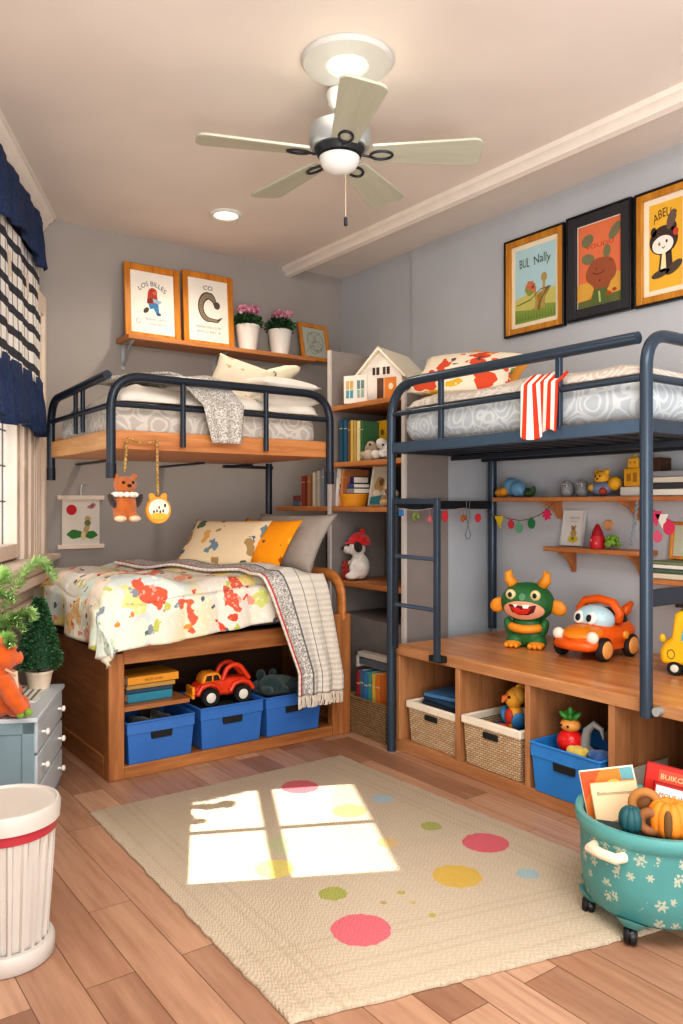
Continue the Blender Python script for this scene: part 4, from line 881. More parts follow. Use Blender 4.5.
for i, (lab, c, t, h, yv) in enumerate((('red book leaning left in the floor basket', 'a8323c', .03, .36, 3.955), ('slate blue book in the floor basket', '4c6c86', .035, .37, 3.905), ('blue book in the floor basket of books', '3f7fae', .035, .36, 3.862), ('teal green book in the floor basket', '4f9a90', .03, .37, 3.822), ('yellow book in the floor basket of books', 'd9b04a', .03, .365, 3.783), ('orange book in the floor basket, rightmost', 'd67a38', .035, .37, 3.742))):
    ubook(lab, c, t, h, .12, 2.98, yv, .013, 'books in the floor basket', .05 if i == 0 else 0)
g = N(paint('b9b2a8', .7)).bb(-.16, .16, -.03, .03, .445, .475).bb(-.16, -.14, -.03, .03, .378, .475).bb(-.16, .16, .025, .03, .378, .475).mat(paint('5a6068', .6)).bb(-.135, .135, -.022, .0, .40, .44)
single('magazine_box', g, 'grey box resting across the books in the floor basket', 'box', (3.03, 3.835, .012), -pi / 2, bevel=.004)

# ---- dollhouse and white window card on the bookcase top shelf
dh = thing('dollhouse', 'white dollhouse with gable roof and orange door on bookcase', 'dollhouse', (3.30, 4.13, 2.076), radians(-67.8))
M_DW = paint('f3ece0', .6, .03); M_ROOF = paint('f5ecd6', .6, .03)
w2, ev, ap, dp = .165, .185, .345, .38
obj('walls', N(M_DW).prism([(-w2, 0), (w2, 0), (w2, ev), (0, ap), (-w2, ev)], 0, dp), dh, bevel=.003)
g = N(M_ROOF)
for s in (-1, 1):
    q = [(s * (w2 + .035), ev - .034), (s * (w2 + .035), ev - .016), (0, ap + .026), (0, ap + .004)]; g.prism(q if s > 0 else q[::-1], -.03, dp + .03)
obj('roof', g, dh, bevel=.002)
obj('door', N(paint('e08a3a', .5)).rect(.035, .125, .012, .165, -.0015).mat(paint('f3e2c4')).disc(.085, .105, .018, .022, 0, -.0025), dh)
obj('doorway', N(paint('6b4a38', .7)).rect(-.02, .03, .012, .165, -.0015), dh)
for x in (-.028, .05):
    o = obj('window', N(paint('4a3a34', .4)).rect(x - .026, x + .026, .185, .237, -.0015), dh); obj('window_frame', N(M_DW).bb(x - .003, x + .003, -.005, 0, .185, .237).bb(x - .03, x + .03, -.005, 0, .18, .186).bb(x - .03, x + .03, -.005, 0, .236, .242), o)
obj('side_panel', N(paint('8a6a5a', .6)).bb(w2, w2 + .002, .06, dp - .04, .02, ev - .03), dh)
wc_ = thing('window_card', 'white toy window frame with two coloured panes beside the dollhouse', 'toy', (3.175, 4.235, 2.076), radians(-62))
obj('frame', N(M_DW).bb(-.085, .085, 0, .012, 0, .185), wc_, bevel=.003)
for x, a, b in ((-.04, '5fa3b0', 'd9b26a'), (.04, '9fb8ae', '6f8f8a')):
    obj('pane', N(paint(a, .4)).rect(x - .026, x + .026, .035, .09, -.001).mat(paint(b, .4)).rect(x - .026, x + .026, .09, .15, -.001).mat(M_DW).rect(x - .003, x + .003, .035, .15, -.002).rect(x - .026, x + .026, .088, .093, -.002), wc_)
# ================================================================ right loft bunk
rx0, rx1, ry0, ry1 = 2.895, 3.83, 1.894, 3.517
rb_ = thing('loft_bunk', 'right upper bunk with blue-grey tube frame over the bench', 'bunk bed', (0, 0, 0))
r = .026
obj('guard_hoop', N(M_TUBE2).tube(fillet([(rx0, ry1, 0), (rx0, ry1, 2.085), (rx0, 1.93, 2.085)], .22, 10), r, 16), rb_, sharp=60)
obj('end_hoop', N(M_TUBE2).tube(fillet([(rx0, ry0, .54), (rx0, ry0, 2.10), (rx1, ry0, 2.10), (rx1, ry0, .62)], .15, 10), r, 16), rb_, sharp=60)
obj('post', N(M_TUBE2).tube([(rx1, ry1 + .105, .602), (rx1, ry1 + .105, 1.74)], .028, 14), rb_)
obj('guard_rail', N(M_TUBE2).tube([(rx0, ry1, 1.915), (rx0, ry0, 1.92)], .015, 10), rb_)
obj('end_rail', N(M_TUBE2).tube([(rx0, ry0, 1.92), (rx1, ry0, 1.92)], .017, 10), rb_)
for px in (441, 559):
    y = onX(px, 400, rx0).y; obj('baluster', N(M_TUBE2).bb(rx0 - .012, rx0 + .012, y - .014, y + .014, 1.71, 2.08), rb_, bevel=.004)
g = N(paint('44586c', .32, .05, metal=.3)).bb(rx0 - .014, rx0 + .022, ry0 + .02, ry1 - .0, 1.695, 1.752); obj('side_beam', g, rb_, bevel=.003)
obj('end_beam', N(M_TUBE2).bb(rx0, rx1, ry0 - .014, ry0 + .02, 1.695, 1.752).bb(rx0, rx1, ry1 - .02, ry1 + .012, 1.695, 1.752).bb(rx1 - .02, rx1 + .02, ry1, ry1 + .13, 1.70, 1.74), rb_, bevel=.003)
obj('side_beam', N(M_TUBE2).bb(rx1 - .03, rx1, ry0 + .02, ry1, 1.695, 1.752), rb_, bevel=.003)
for i in range(13):
    y = ry0 + .08 + i * .122; obj('slat', N(M_TUBE).tube([(rx0 + .02, y, 1.705), (rx1 - .02, y, 1.705)], .011, 8), rb_)
obj('centre_rail', N(M_TUBE).bb(3.36, 3.39, ry0, ry1, 1.668, 1.694).bb(3.62, 3.65, ry0, ry1, 1.668, 1.694), rb_)
obj('brace', N(paint('1d222a', .4)).box(((rx0 + rx1) / 2, ry1 + .055, 1.40), (.93, .03, .05), (0, 0, .105 / .935)), rb_, bevel=.003)
obj('brace', N(M_TUBE).bb(rx0 + .02, rx1, ry0 - .012, ry0 + .014, .985, 1.055), rb_, bevel=.003)
obj('bolt', N(M_SIL).cyl((2.923, ry0 - .045, .57), (2.89, ry0 - .045, .57), .018, n=12), rb_)
g = soft_box(N(M_DAM2), rx0 + .035, rx1 - .03, ry0 + .035, ry1 - .03, 1.756, 1.945, .03, .06); mt = single('mattress', g, 'pale blue-grey patterned mattress on the right upper bunk', 'mattress', sharp=180)
def cov(u, v):
    x = rx0 + .06 + (rx1 - rx0 - .12) * u; y = ry0 + .06 + (ry1 - ry0 - .12) * v; e = min(u, 1 - u, v, 1 - v); rs = min(1, e * 7) ** .5
    return (x, y, 1.952 + .068 * rs + .012 * sin(9 * y) * cos(7 * x) * rs)
g = N(damask('d6cabc', 'e9e1d6', 'cover_damask')).grid(cov, 30, 50); single('bed_cover', g, 'cream patterned cover on the right upper mattress', 'bedspread', sharp=180, solid=.01)
P_MUL = pillow_mat('f0e4cc', [(9, .62, .2, 9, [(0, 'd9583c'), (.35, 'e2b23c'), (.5, 'de5a3c'), (.9, '8c9a4c')], 6.6, .62), (15, .4, .06, 20, [(0, '5a5a4c'), (.4, 'd8482f'), (.75, 'e6c05a')], 3.7, .3)], 'multicolour_print')
pil('throw_pillow', P_MUL, 'white pillow with red and yellow print, right upper bunk', (3.24, 3.27, 2.15), .60, .40, .17, radians(-60), radians(-52), radians(4))
pil('throw_pillow', pillow_mat('e9a24a', [(11, .4, .12, 10, [(0, 'f2c878'), (.5, 'd9783c')], 2.6, .5)], 'amber_print'), 'amber pillow corner behind the printed pillow, right bunk', (3.50, 3.32, 2.19), .40, .33, .12, radians(-58), radians(-40), radians(18))
# striped towel over the guard rail
k = NT('striped_towel', .95, .1); x, y, z = k.xyz(); uv = k.n('ShaderNodeUVMap').outputs[0]; ux, uy, _ = k.xyz(uv)
k.color(k.mix(k.math('GREATER_THAN', k.math('FRACT', k.math('MULTIPLY_ADD', ux, 4.6, .1)), .52), 'f1e9de', 'd8442f')); k.bump(k.noise(scale=260), .5, .003); M_TOW = k.m
yt0, yt1 = onX(527, 400, rx0).y, onX(560, 400, rx0).y
def towel(u, v):
    y = yt0 + (yt1 - yt0) * u; L = .31 * v; hang = .235
    if L < hang: s = hang - L; x = rx0 - .024 - .012 * sin(7 * u + 1) * (s / hang + .3); z = 1.955 - s; y += (.5 - u) * .02 * (1 - s / hang) + .012 * s / hang * sin(12 * u); z += -.02 * sin(6 * u) * (s / hang)
    else: s = L - hang; x = rx0 - .024 + s * .9; z = 1.955 + .045 * min(1, s * 14) + .004 * sin(12 * u) + .01 * sin(5 * s); y += (.5 - u) * .02
    return (x, y, z)
g = N(M_TOW).grid(towel, 30, 44); o = single('striped_towel', g, 'red and white striped towel over the right bunk rail', 'towel', sharp=180, solid=.014); add_uv(o, 30, 44)
# ladder clipped to the bench front
la = thing('bunk_ladder', 'short dark tube ladder between the right bunk and bench', 'ladder', (0, 0, 0))
lx = 2.862; ya, yb2 = onX(396, 500, lx).y, onX(437, 500, lx).y
obj('upright', N(M_TUBE2).bb(lx - .014, lx + .014, yb2 - .016, yb2 + .016, .575, 1.435), la, bevel=.004)
obj('upright', N(M_TUBE).bb(lx - .010, lx + .010, ya - .012, ya + .010, .60, 1.43), la, bevel=.003)
obj('top_bar', N(M_TUBE2).bb(lx - .013, lx + .013, yb2, ya, 1.405, 1.437), la, bevel=.003)
for z in (1.115, .845): obj('rung', N(paint('55657a', .3, .05, metal=.4)).tube([(lx, yb2, z), (lx, ya, z)], .012, 10), la)
obj('clip', N(M_DARK).bb(lx + .012, 2.928, yb2 - .01, yb2 + .08, .565, .598), la, bevel=.003)
# ================================================================ bench with open cubbies
ex0, ex1, ey0, ey1 = 2.93, RI - .003, .95, 3.525
be = thing('cubby_bench', 'long wooden bench of open cubbies under the right bunk', 'bench', (0, 0, 0))
obj('top', N(W_TOP).bb(ex0, ex1, ey0, ey1 + .0, .548, .60), be, bevel=.006)
obj('front_edge', N(W_BEN['y']).bb(ex0 - .006, ex0 + .004, ey0, ey1, .546, .596), be, bevel=.003)
obj('base', N(W_BEN['y']).bb(ex0, ex1, ey0, ey1, 0, .064), be, bevel=.004)
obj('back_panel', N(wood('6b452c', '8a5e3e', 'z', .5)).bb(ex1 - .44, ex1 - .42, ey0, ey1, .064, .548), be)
for y in (ey1 - .022, 3.02, 2.548, 2.085, 1.60, 1.12): obj('divider', N(W_BEN['z']).bb(ex0 + .001, ex1 - .44, y - .016, y + .016, .064, .548), be, bevel=.002)
CB = -pi / 2
wicker('wicker_basket', 'wicker basket with blue books in the leftmost bench cubby', .385, .36, .225, (3.13, 3.245, .065), CB, M_WICK, True, True)
wicker('wicker_basket', 'wicker basket holding a parrot toy in the second cubby', .385, .36, .245, (3.11, 2.785, .065), CB, M_WICK, True, True)
M_BLUE2 = paint('2f82cc', .38, .05)
storage_bin('storage_bin', 'bright blue toy bin in the third bench cubby', .385, .38, .225, (3.10, 2.318, .065), CB, M_BLUE2, None)
for lab, c, w, d, t, z, rz in (('dark book lowest in the leftmost cubby basket', '2c3844', .3, .24, .03, .272, .1), ('navy book in the middle of the cubby basket stack', '2f4a66', .29, .24, .025, .303, -.08), ('light blue book topmost in the leftmost cubby basket', '4a7ba6', .28, .23, .022, .329, .14)):
    flatbook('book', lab, c, w, d, t, (3.13, 3.23, z), CB + rz, 'book', 'books in the leftmost cubby basket')
g = N(M_LINEN); g = soft_box(N(paint('4a3a2c', .9)), 2.98, 3.24, 3.09, 3.40, .09, .270, .0, .03); single('folded_cloth', g, 'brown cloth under the books in the leftmost cubby basket', 'cloth', sharp=180)
# parrot toy
pt = thing('parrot_toy', 'yellow and orange parrot toy sitting in the second basket', 'toy', (3.08, 2.755, .27), CB - .35)
obj('body', N(paint('e8a838', .5)).ell((0, 0, .05), (.05, .045, .07)).ell((0, -.01, .15), (.048, .045, .05)), pt, remesh=.006)
obj('beak', N(paint('d9702a', .5)).tube([(0, -.04, .16), (0, -.065, .155), (0, -.075, .135)], [.02, .016, .004], 10), pt)
obj('hood', N(paint('e2b24a', .6)).ell((0, .012, .165), (.052, .045, .045)).ell((.0, .03, .205), (.018, .03, .02)), pt)
for s in (-1, 1): obj('wing', N(paint('3f82b4', .5)).ell((s * .055, -.01, .05), (.02, .04, .055), (.3, s * .5, 0)), pt); obj('eye', N(M_BLK).ell((s * .024, -.048, .165), .008, nu=10, nv=8), pt); obj('foot', N(paint('cf5a30', .5)).ell((s * .035, -.06, .0), (.028, .045, .018)), pt)
obj('chest_patch', N(paint('c8402c', .5)).ell((.0, -.034, .06), (.035, .02, .04)), pt)
g = soft_box(N(paint('3d76a8', .9)), 3.0, 3.21, 2.64, 2.92, .09, .272, .0, .04); single('blue_cushion', g, 'blue folded cloth beneath the parrot toy in the basket', 'cloth', sharp=180)
# toys in the blue bin
tm = thing('tomato_figure', 'red round toy with tan head and leafy top in blue bin', 'toy', (3.01, 2.36, .26), CB)
obj('body', N(paint('cf2020', .25)).ell((0, 0, .05), (.062, .06, .058)), tm); obj('head', N(paint('d9954c', .4)).ell((0, 0, .125), (.048, .045, .032)), tm)
g = N(paint('3f8a3a', .5))
for i in range(7): a = i * 2 * pi / 7; g.ell((.026 * cos(a), .026 * sin(a), .165), (.03, .013, .012), (0, -.6, a), 10, 8)
g.ell((0, 0, .185), (.012, .012, .024)); obj('leaf_top', g, tm)
for s in (-1, 1): obj('eye', N(M_BLK).ell((s * .018, -.042, .128), .006, nu=8, nv=6), tm)
dn = thing('grey_claw_toy', 'grey hooked claw toy standing in the bright blue bin', 'toy', (3.03, 2.245, .255), CB)
obj('claw', N(paint('8a8d8c', .4)).tube([(-.045, 0, .0), (-.05, 0, .06), (-.035, 0, .12), (.0, 0, .155), (.04, 0, .14), (.05, 0, .10)], [.026, .024, .02, .016, .012, .004], 12), dn); obj('base', N(plush('6a706c')).ell((-.05, 0, .01), (.05, .04, .045)), dn)
def rock(name, lab, colr, c, r_, seed, cat='toy'):
    rg = random.Random(seed); g = N(plush(colr)).ell(c, r_)
    for i in range(5): g.ell((c[0] + rg.uniform(-.6, .6) * r_[0], c[1] + rg.uniform(-.6, .6) * r_[1], c[2] + rg.uniform(.1, .6) * r_[2]), tuple(q * .55 for q in r_), nu=12, nv=8)
    return single(name, g, lab, cat, sharp=180)
rock('yellow_plush', 'pale yellow lumpy plush in the bright blue bin', 'd8c058', (2.98, 2.295, .275), (.04, .045, .035), 1, 'plush toy')
rock('blue_plush', 'dark blue plush ball at right in the bright blue bin', '3a5f94', (3.0, 2.185, .27), (.05, .05, .045), 2, 'plush toy')
rock('brown_plush', 'brown plush bear back at rear of the bright blue bin', '6b4a34', (3.20, 2.22, .31), (.06, .06, .06), 3, 'plush toy')
g = soft_box(N(paint('3b4d5c', .9)), 2.96, 3.24, 2.17, 2.46, .09, .245, .0, .03); single('toy_blanket', g, 'folded grey blanket lining the bright blue toy bin', 'cloth', sharp=180)
# tray with papers in the fourth cubby
tr_ = thing('document_tray', 'clear grey tray with books in the fourth bench cubby', 'tray', (3.12, 1.85, .065), CB)
M_TRAY = paint('b9aea4', .35, .04)
obj('tray', N(M_TRAY).bb(-.20, .20, -.17, .17, 0, .008).bb(-.20, -.194, -.17, .17, 0, .20).bb(.194, .20, -.17, .17, 0, .16).bb(-.20, .20, .164, .17, 0, .16).bb(-.20, .20, -.17, -.164, 0, .12), tr_, bevel=.002)
flatbook('book', 'white thick book lying at the bottom of the tray', 'd9d4cc', .33, .28, .10, (3.12, 1.83, .075), CB, 'book'); flatbook('book', 'pale grey book lying in the fourth cubby tray', 'c0bcb8', .34, .29, .03, (3.11, 1.83, .1765), CB + .06, 'book'); flatbook('book', 'orange covered book topmost in the fourth cubby tray', 'b8622c', .26, .24, .03, (3.16, 1.80, .208), CB - .08, 'book')

# ---- toys on the bench
bz = .601
mo = thing('monster_toy', 'green horned monster toy with open mouth on the bench', 'toy', (3.50, 3.04, bz), radians(-64)); mo.scale = (.92,) * 3
M_GRN = paint('2f6b3a', .5, .08); M_MOR = paint('e8962a', .45)
obj('body', N(M_GRN).ell((0, 0, .10), (.105, .085, .105)).ell((0, 0, .27), (.165, .13, .125)).ell((-.07, -.03, .035), (.055, .06, .05)).ell((.07, -.03, .035), (.055, .06, .05)), mo, remesh=.009)
for s in (-1, 1):
    obj('horn', N(M_MOR).tube([(s * .085, 0, .37), (s * .115, 0, .41), (s * .118, 0, .445), (s * .10, -.005, .465)], [.034, .032, .024, .006], 14), mo, sharp=180)
    obj('ear', N(M_MOR).ell((s * .185, 0, .245), (.055, .022, .045), (0, s * .5, 0)), mo)
    e = obj('eye', N(paint('e8d9a0', .3)).ell((s * .075, -.105, .325), (.032, .022, .032)), mo); obj('pupil', N(M_BLK).ell((s * .075, -.124, .325), (.014, .006, .016), nu=12, nv=8), e)
    f = obj('foot', N(M_MOR).ell((s * .072, -.065, .022), (.05, .045, .024)), mo)
    g = N(M_MOR)
    for j in (-1, 0, 1): g.ell((s * .072 + j * .03, -.108, .018), (.017, .02, .017), nu=12, nv=8)
    obj('toes', g, f)
    obj('arm', N(M_GRN).ell((s * .105, -.03, .12), (.03, .035, .06), (0, s * .3, 0)), mo)
obj('belly_band', N(M_MOR).tube([(.095 * sin(a) * 1.12, -.085 * cos(a) * 1.08, .135 - .018 * cos(a)) for a in [(-1.1 + 2.2 * i / 14) for i in range(15)]], [.01] + [.026] * 13 + [.01], 10), mo, sharp=180)
mthx = []
def onhead(x, z, off=.004):  # point on the head ellipsoid's front
    q = max(.02, 1 - (x / .165) ** 2 - ((z - .27) / .125) ** 2); return (x, -.13 * sqrt(q) - off, z)
def headpatch(g, outline, off):
    c = onhead(sum(p[0] for p in outline) / len(outline), sum(p[1] for p in outline) / len(outline), off)
    rings = [[onhead(c[0] + (x - c[0]) * f, c[2] + (z - c[2]) * f, off) for x, z in outline] for f in (.33, .66, 1)]; n = len(outline)
    vs = [c] + [p for q in rings for p in q]; fs = [(0, 1 + i, 1 + (i + 1) % n) for i in range(n)]
    for j in range(2):
        for i in range(n): fs.append((1 + j * n + i, 1 + (j + 1) * n + i, 1 + (j + 1) * n + (i + 1) % n, 1 + j * n + (i + 1) % n))
    return g.raw(vs, fs)
mo_m = obj('mouth', headpatch(N(paint('e8a888', .6)), [(.125 * cos(a), .232 + .058 * sin(a) - (.028 * (cos(a) ** 2) if False else 0)) for a in [2 * pi * i / 32 for i in range(32)]], .006), mo, sharp=180)
obj('mouth_cavity', headpatch(N(paint('5a1a18', .6)), [(-.085, .268), (0, .262), (.085, .268), (.07, .225), (.035, .207), (-.02, .205), (-.065, .222)], .010), mo_m, sharp=180)
obj('tongue', headpatch(N(paint('cf2f2a', .4)), [(-.075, .255), (-.02, .25), (.0, .24), (.03, .25), (.055, .252), (.035, .218), (0, .21), (-.045, .216)], .014), mo_m, sharp=180)
obj('teeth', headpatch(headpatch(N(paint('f6efe0', .4)), [(-.055, .272), (-.02, .270), (-.038, .250)], .019), [(.005, .27), (.05, .272), (.04, .25), (.012, .248)], .019), mo_m, sharp=180)
obj('nose', headpatch(N(paint('58946a', .5)), [(.02 * cos(a), .315 + .022 * sin(a)) for a in [2 * pi * i / 14 for i in range(14)]], .005), mo, sharp=180)
obj('collar', N(M_GRN).ell((0, 0, .178), (.09, .07, .02)), mo)
# orange car: nose towards the left-front
ca = thing('toy_car', 'round orange toy car with eyes on its windscreen', 'toy car', (3.58, 2.64, bz), radians(-88)); ca.scale = (.98,) * 3
M_OC = paint('e8651a', .3, .05); M_PCH = paint('e9a35c', .45)
# car local: length along y, nose to -y
g = N(M_OC).ell((0, .03, .12), (.15, .21, .075)).ell((0, -.10, .10), (.135, .12, .06)).ell((0, .12, .135), (.145, .13, .07)); g.bb(-.13, .13, -.16, .20, .05, .10); obj('body', g, ca, remesh=.010)
obj('hood', N(paint('f08a20', .3)).ell((0, -.115, .135), (.115, .11, .04), (.15, 0, 0)), ca)
obj('bumper', N(M_OC).tube([(-.125, -.13, .085), (-.09, -.205, .08), (0, -.228, .08), (.09, -.205, .08), (.125, -.13, .085)], .028, 12), ca, sharp=180)
ws = obj('windscreen', N(paint('bfe0ea', .15)).ell((0, -.01, .20), (.115, .085, .075), (-.3, 0, 0)), ca)
for s in (-1, 1):
    e = obj('eye', N(paint('f6f4ee', .25)).ell((s * .038 - .01, -.083, .212), (.034, .014, .036), (-.3, 0, 0)), ws); obj('pupil', N(M_BLK).ell((s * .034 - .012, -.098, .212), (.016, .008, .02), (-.3, 0, 0), 14, 10), e)
    obj('headlight', N(paint('f2e6d4', .3)).ell((s * .105, -.185, .125), (.034, .028, .034)), ca)
    obj('side_lamp', N(paint('f0a030', .3)).ell((s * .148, .05, .125), (.014, .024, .024)), ca)
    for y in (-.12, .12):
        w_ = obj('wheel', N(paint('2a2220', .7)).lathe([(0, -.022), (.05, -.022), (.062, -.012), (.062, .012), (.05, .022), (0, .022)], (s * .13, y, .062), 26, (0, pi / 2, 0)), ca); obj('hub', N(M_PCH).ell((s * .148, y, .062), (.018, .048, .048)), w_)
obj('roof_arch', N(M_OC).tube([(-.115, .03, .19), (-.125, .03, .24), (-.085, .03, .29), (0, .03, .305), (.085, .03, .29), (.125, .03, .24), (.115, .03, .19)], .024, 12), ca, sharp=180)
obj('cockpit', N(paint('28211e', .4)).ell((0, .11, .185), (.105, .10, .07)), ca)
obj('tail_fin', N(M_OC).tube([(.03, .19, .20), (.05, .22, .245), (.06, .25, .275)], [.028, .026, .012], 10), ca, sharp=180)
# yellow toy bus
bu = thing('toy_bus', 'yellow toy bus with blue side window at right bench end', 'toy bus', (3.56, 2.06, bz), radians(-66))
M_YEL = paint('f0b81e', .3, .04)
obj('body', N(M_YEL).prism([(-.15, .05), (-.155, .11), (-.135, .155), (-.105, .17), (-.09, .285), (-.07, .305), (.16, .305), (.17, .29), (.17, .05)], -.085, .085), bu, bevel=.025, sharp=70)
obj('chassis', N(M_BLK).bb(-.12, .15, -.07, .07, .02, .055), bu, bevel=.005)
for x in (-.09, .11):
    for y in (-.07, .07): wheel(bu, (x, y, .034), .034, .03)
wn = obj('side_window', N(paint('5aa6cf', .2)).face([(-.062, .165), (.09, .165), (.09, .275), (-.045, .275)], -.0865), bu)
obj('passenger', N(paint('d98a2c', .5)).disc(.02, .19, .03, .024, 0, -.0872).mat(paint('c07a2c')).disc(.06, .2, .02, .035, 0, -.0872).mat(paint('e9c27a')).disc(.05, .24, .012, .012, 0, -.0876), wn)
obj('lettering', N(paint('6b5a1c')).text('VESI', .0, .125, .03, -.0868), bu); obj('badge', N(paint('7c6a20')).disc(-.105, .10, .018, .024, 0, -.0868).mat(M_YEL).disc(-.105, .10, .013, .018, 0, -.087), bu)
obj('roof_rack', N(M_BLK).bb(-.09, .14, -.07, .07, .318, .332).bb(-.02, .0, -.05, .05, .30, .32).bb(.08, .10, -.05, .05, .30, .32), bu, bevel=.005)
obj('mirror', N(M_YEL).ell((-.14, -.095, .175), (.014, .012, .02)), bu)

# ================================================================ shelves on the right wall
def wshelf(name, lab, x0, y0, y1, z, brk, bh=.13):
    t = thing(name, lab, 'shelf', (0, 0, 0)); obj('board', N(W_SH['y']).bb(x0, RI, y0, y1, z - .026, z), t, bevel=.003)
    for y in brk:
        d = RI - x0 - .03; g = N(W_SH['z']); pts = [(RI, z - .026), (x0 + .03, z - .026), (x0 + .032, z - .042)] + [((1 - t) ** 2 * (x0 + .032) + 2 * t * (1 - t) * (RI - .06) + t * t * (RI - .022), (1 - t) ** 2 * (z - .042) + 2 * t * (1 - t) * (z - .055) + t * t * (z - bh)) for t in (.15, .3, .45, .6, .75, .9, 1)] + [(RI, z - bh)]
        obj('bracket', g.prism(pts, y - .011, y + .011), t, bevel=.002)
    return t
z1 = 1.447
wshelf('wall_shelf', 'long wooden toy shelf under the right bunk', 3.70, 1.35, 3.50, z1, (onX(548, 510, 3.78).y, onX(626, 510, 3.78).y))
z2 = 1.155; wshelf('wall_shelf', 'short wooden shelf with picture book below the long shelf', 3.72, 2.48, 3.115, z2, (onX(562, 560, 3.78).y, onX(633, 560, 3.80).y), .15)
t = wshelf('wall_shelf', 'small pink wooden shelf at the right edge with books', 3.70, 1.72, 2.385, 1.02, (1.85,), .10)
def Y1(px, X=3.80): return onX(px, 490, X).y
zz = z1 + .001
def owl(lab, px, h, c1, c2):
    t = thing('owl_figure', lab, 'figurine', (3.79, Y1(px, 3.79), zz), CB, 'grey owl figures on the toy shelf'); 
    obj('body', N(paint(c1, .6, .3, 0, 60)).lathe([(0, 0), (h * .3, 0), (h * .42, h * .3), (h * .36, h * .65), (h * .2, h * .92), (0, h)], n=20), t, sharp=180)
    g = N(paint(c2, .6))
    for s in (-1, 1): g.ell((s * h * .13, -h * .31, h * .65), (h * .11, h * .04, h * .11), nu=12, nv=8)
    e = obj('eyes', g, t); g = N(M_BLK)
    for s in (-1, 1): g.ell((s * h * .13, -h * .345, h * .65), (h * .05, h * .02, h * .05), nu=8, nv=6)
    obj('pupils', g, e)
owl('left grey speckled owl figure on the toy shelf', 567.5, .10, '98989a', 'c9c6c0'); owl('right grey speckled owl figure on the toy shelf', 582.5, .10, '8a8d90', 'd0cdc6')
g = N(paint('e29a2a', .5)).ell((3.79, Y1(503.5), zz + .03), (.045, .05, .03)).ell((3.77, Y1(507), zz + .035), (.03, .03, .03)); single('orange_fish', g, 'orange lumpy toy at left end of the toy shelf', 'toy', remesh=.006)
g = N(paint('6fa0c4', .4)).ell((3.82, Y1(512, 3.82), zz + .065), (.055, .06, .06)).ell((3.79, Y1(519), zz + .05), (.045, .05, .05)).ell((3.80, Y1(524), zz + .025), (.03, .03, .026)); single('blue_snail', g, 'light blue round snail toy on the toy shelf', 'toy', remesh=.006)
g = N(paint('3f5a34', .6)).ell((3.79, Y1(530), zz + .022), (.04, .03, .022)).ell((3.79, Y1(534), zz + .035), (.02, .016, .035), (.4, 0, 0)).ell((3.80, Y1(528), zz + .04), (.014, .02, .02)); single('green_lizard', g, 'small dark green toy beside the blue snail', 'toy', remesh=.005)
yb_ = thing('yellow_bear', 'yellow bear toy on a colourful ball, toy shelf', 'toy', (3.79, Y1(603), zz), CB)
obj('ball', N(paint('7d86a0', .3)).ell((0, 0, .045), (.07, .055, .045)).mat(paint('c8a04a')).ell((-.04, -.03, .05), (.025, .03, .025)).mat(paint('b04a3c')).ell((.035, -.035, .03), (.02, .025, .022)), yb_)
obj('body', N(paint('e6ac2e', .6)).ell((0, 0, .105), (.045, .04, .04)).ell((-.035, 0, .14), (.016, .012, .016)).ell((.035, 0, .14), (.016, .012, .016)).ell((.085, 0, .07), (.04, .035, .04)), yb_, remesh=.005)
obj('face', N(M_BLK).ell((-.015, -.04, .112), .005, nu=8, nv=6).ell((.015, -.04, .112), .005, nu=8, nv=6).ell((0, -.042, .098), (.008, .005, .005), nu=8, nv=6), yb_)
ro = thing('robot_toy', 'yellow boxy robot toy standing on the toy shelf', 'toy', (3.79, Y1(636), zz), CB)
obj('base', N(paint('d9d4cc', .5)).bb(-.065, .065, -.04, .04, 0, .05), ro, bevel=.004); obj('body', N(paint('e0a21e', .5)).bb(-.05, .05, -.03, .03, .051, .15), ro, bevel=.006); obj('head', N(paint('e8b030', .5)).bb(-.03, .035, -.025, .025, .15, .205).bb(-.008, .008, -.006, .006, .2, .225), ro, bevel=.006)
obj('panel', N(paint('a8741a')).rect(-.03, -.005, .08, .12, -.0305).rect(.008, .032, .075, .125, -.0305).disc(-.012, .18, .006, y=-.0256).disc(.016, .18, .006, y=-.0256), ro)
g = N(paint('4a2c1e', .5)).bb(3.76, 3.87, Y1(664), Y1(653), zz, zz + .20); single('dark_box', g, 'dark brown upright box behind the right bunk post', 'box', bevel=.004)
g = N(paint('2f3858', .5)).bb(3.72, 3.755, Y1(662, 3.74), Y1(652, 3.74), zz, zz + .10); single('navy_tin', g, 'navy low box in front of the dark brown box', 'box', bevel=.004)
zb = zz
for lab, c, w, t_, rz in (('white book at the bottom of the toy shelf stack', 'e4ded4', .22, .035, 0), ('black spined book second in the toy shelf stack', '3a3a3e', .20, .03, .06), ('cream book third in the toy shelf stack', 'd8d0c2', .20, .03, -.04), ('grey book topmost of the toy shelf stack', '8d8f92', .18, .03, .05)):
    flatbook('book', lab, c, w, .15, t_, (3.79, Y1(676), zb), CB + rz, 'book', 'books stacked on the toy shelf'); zb += t_ + .0006
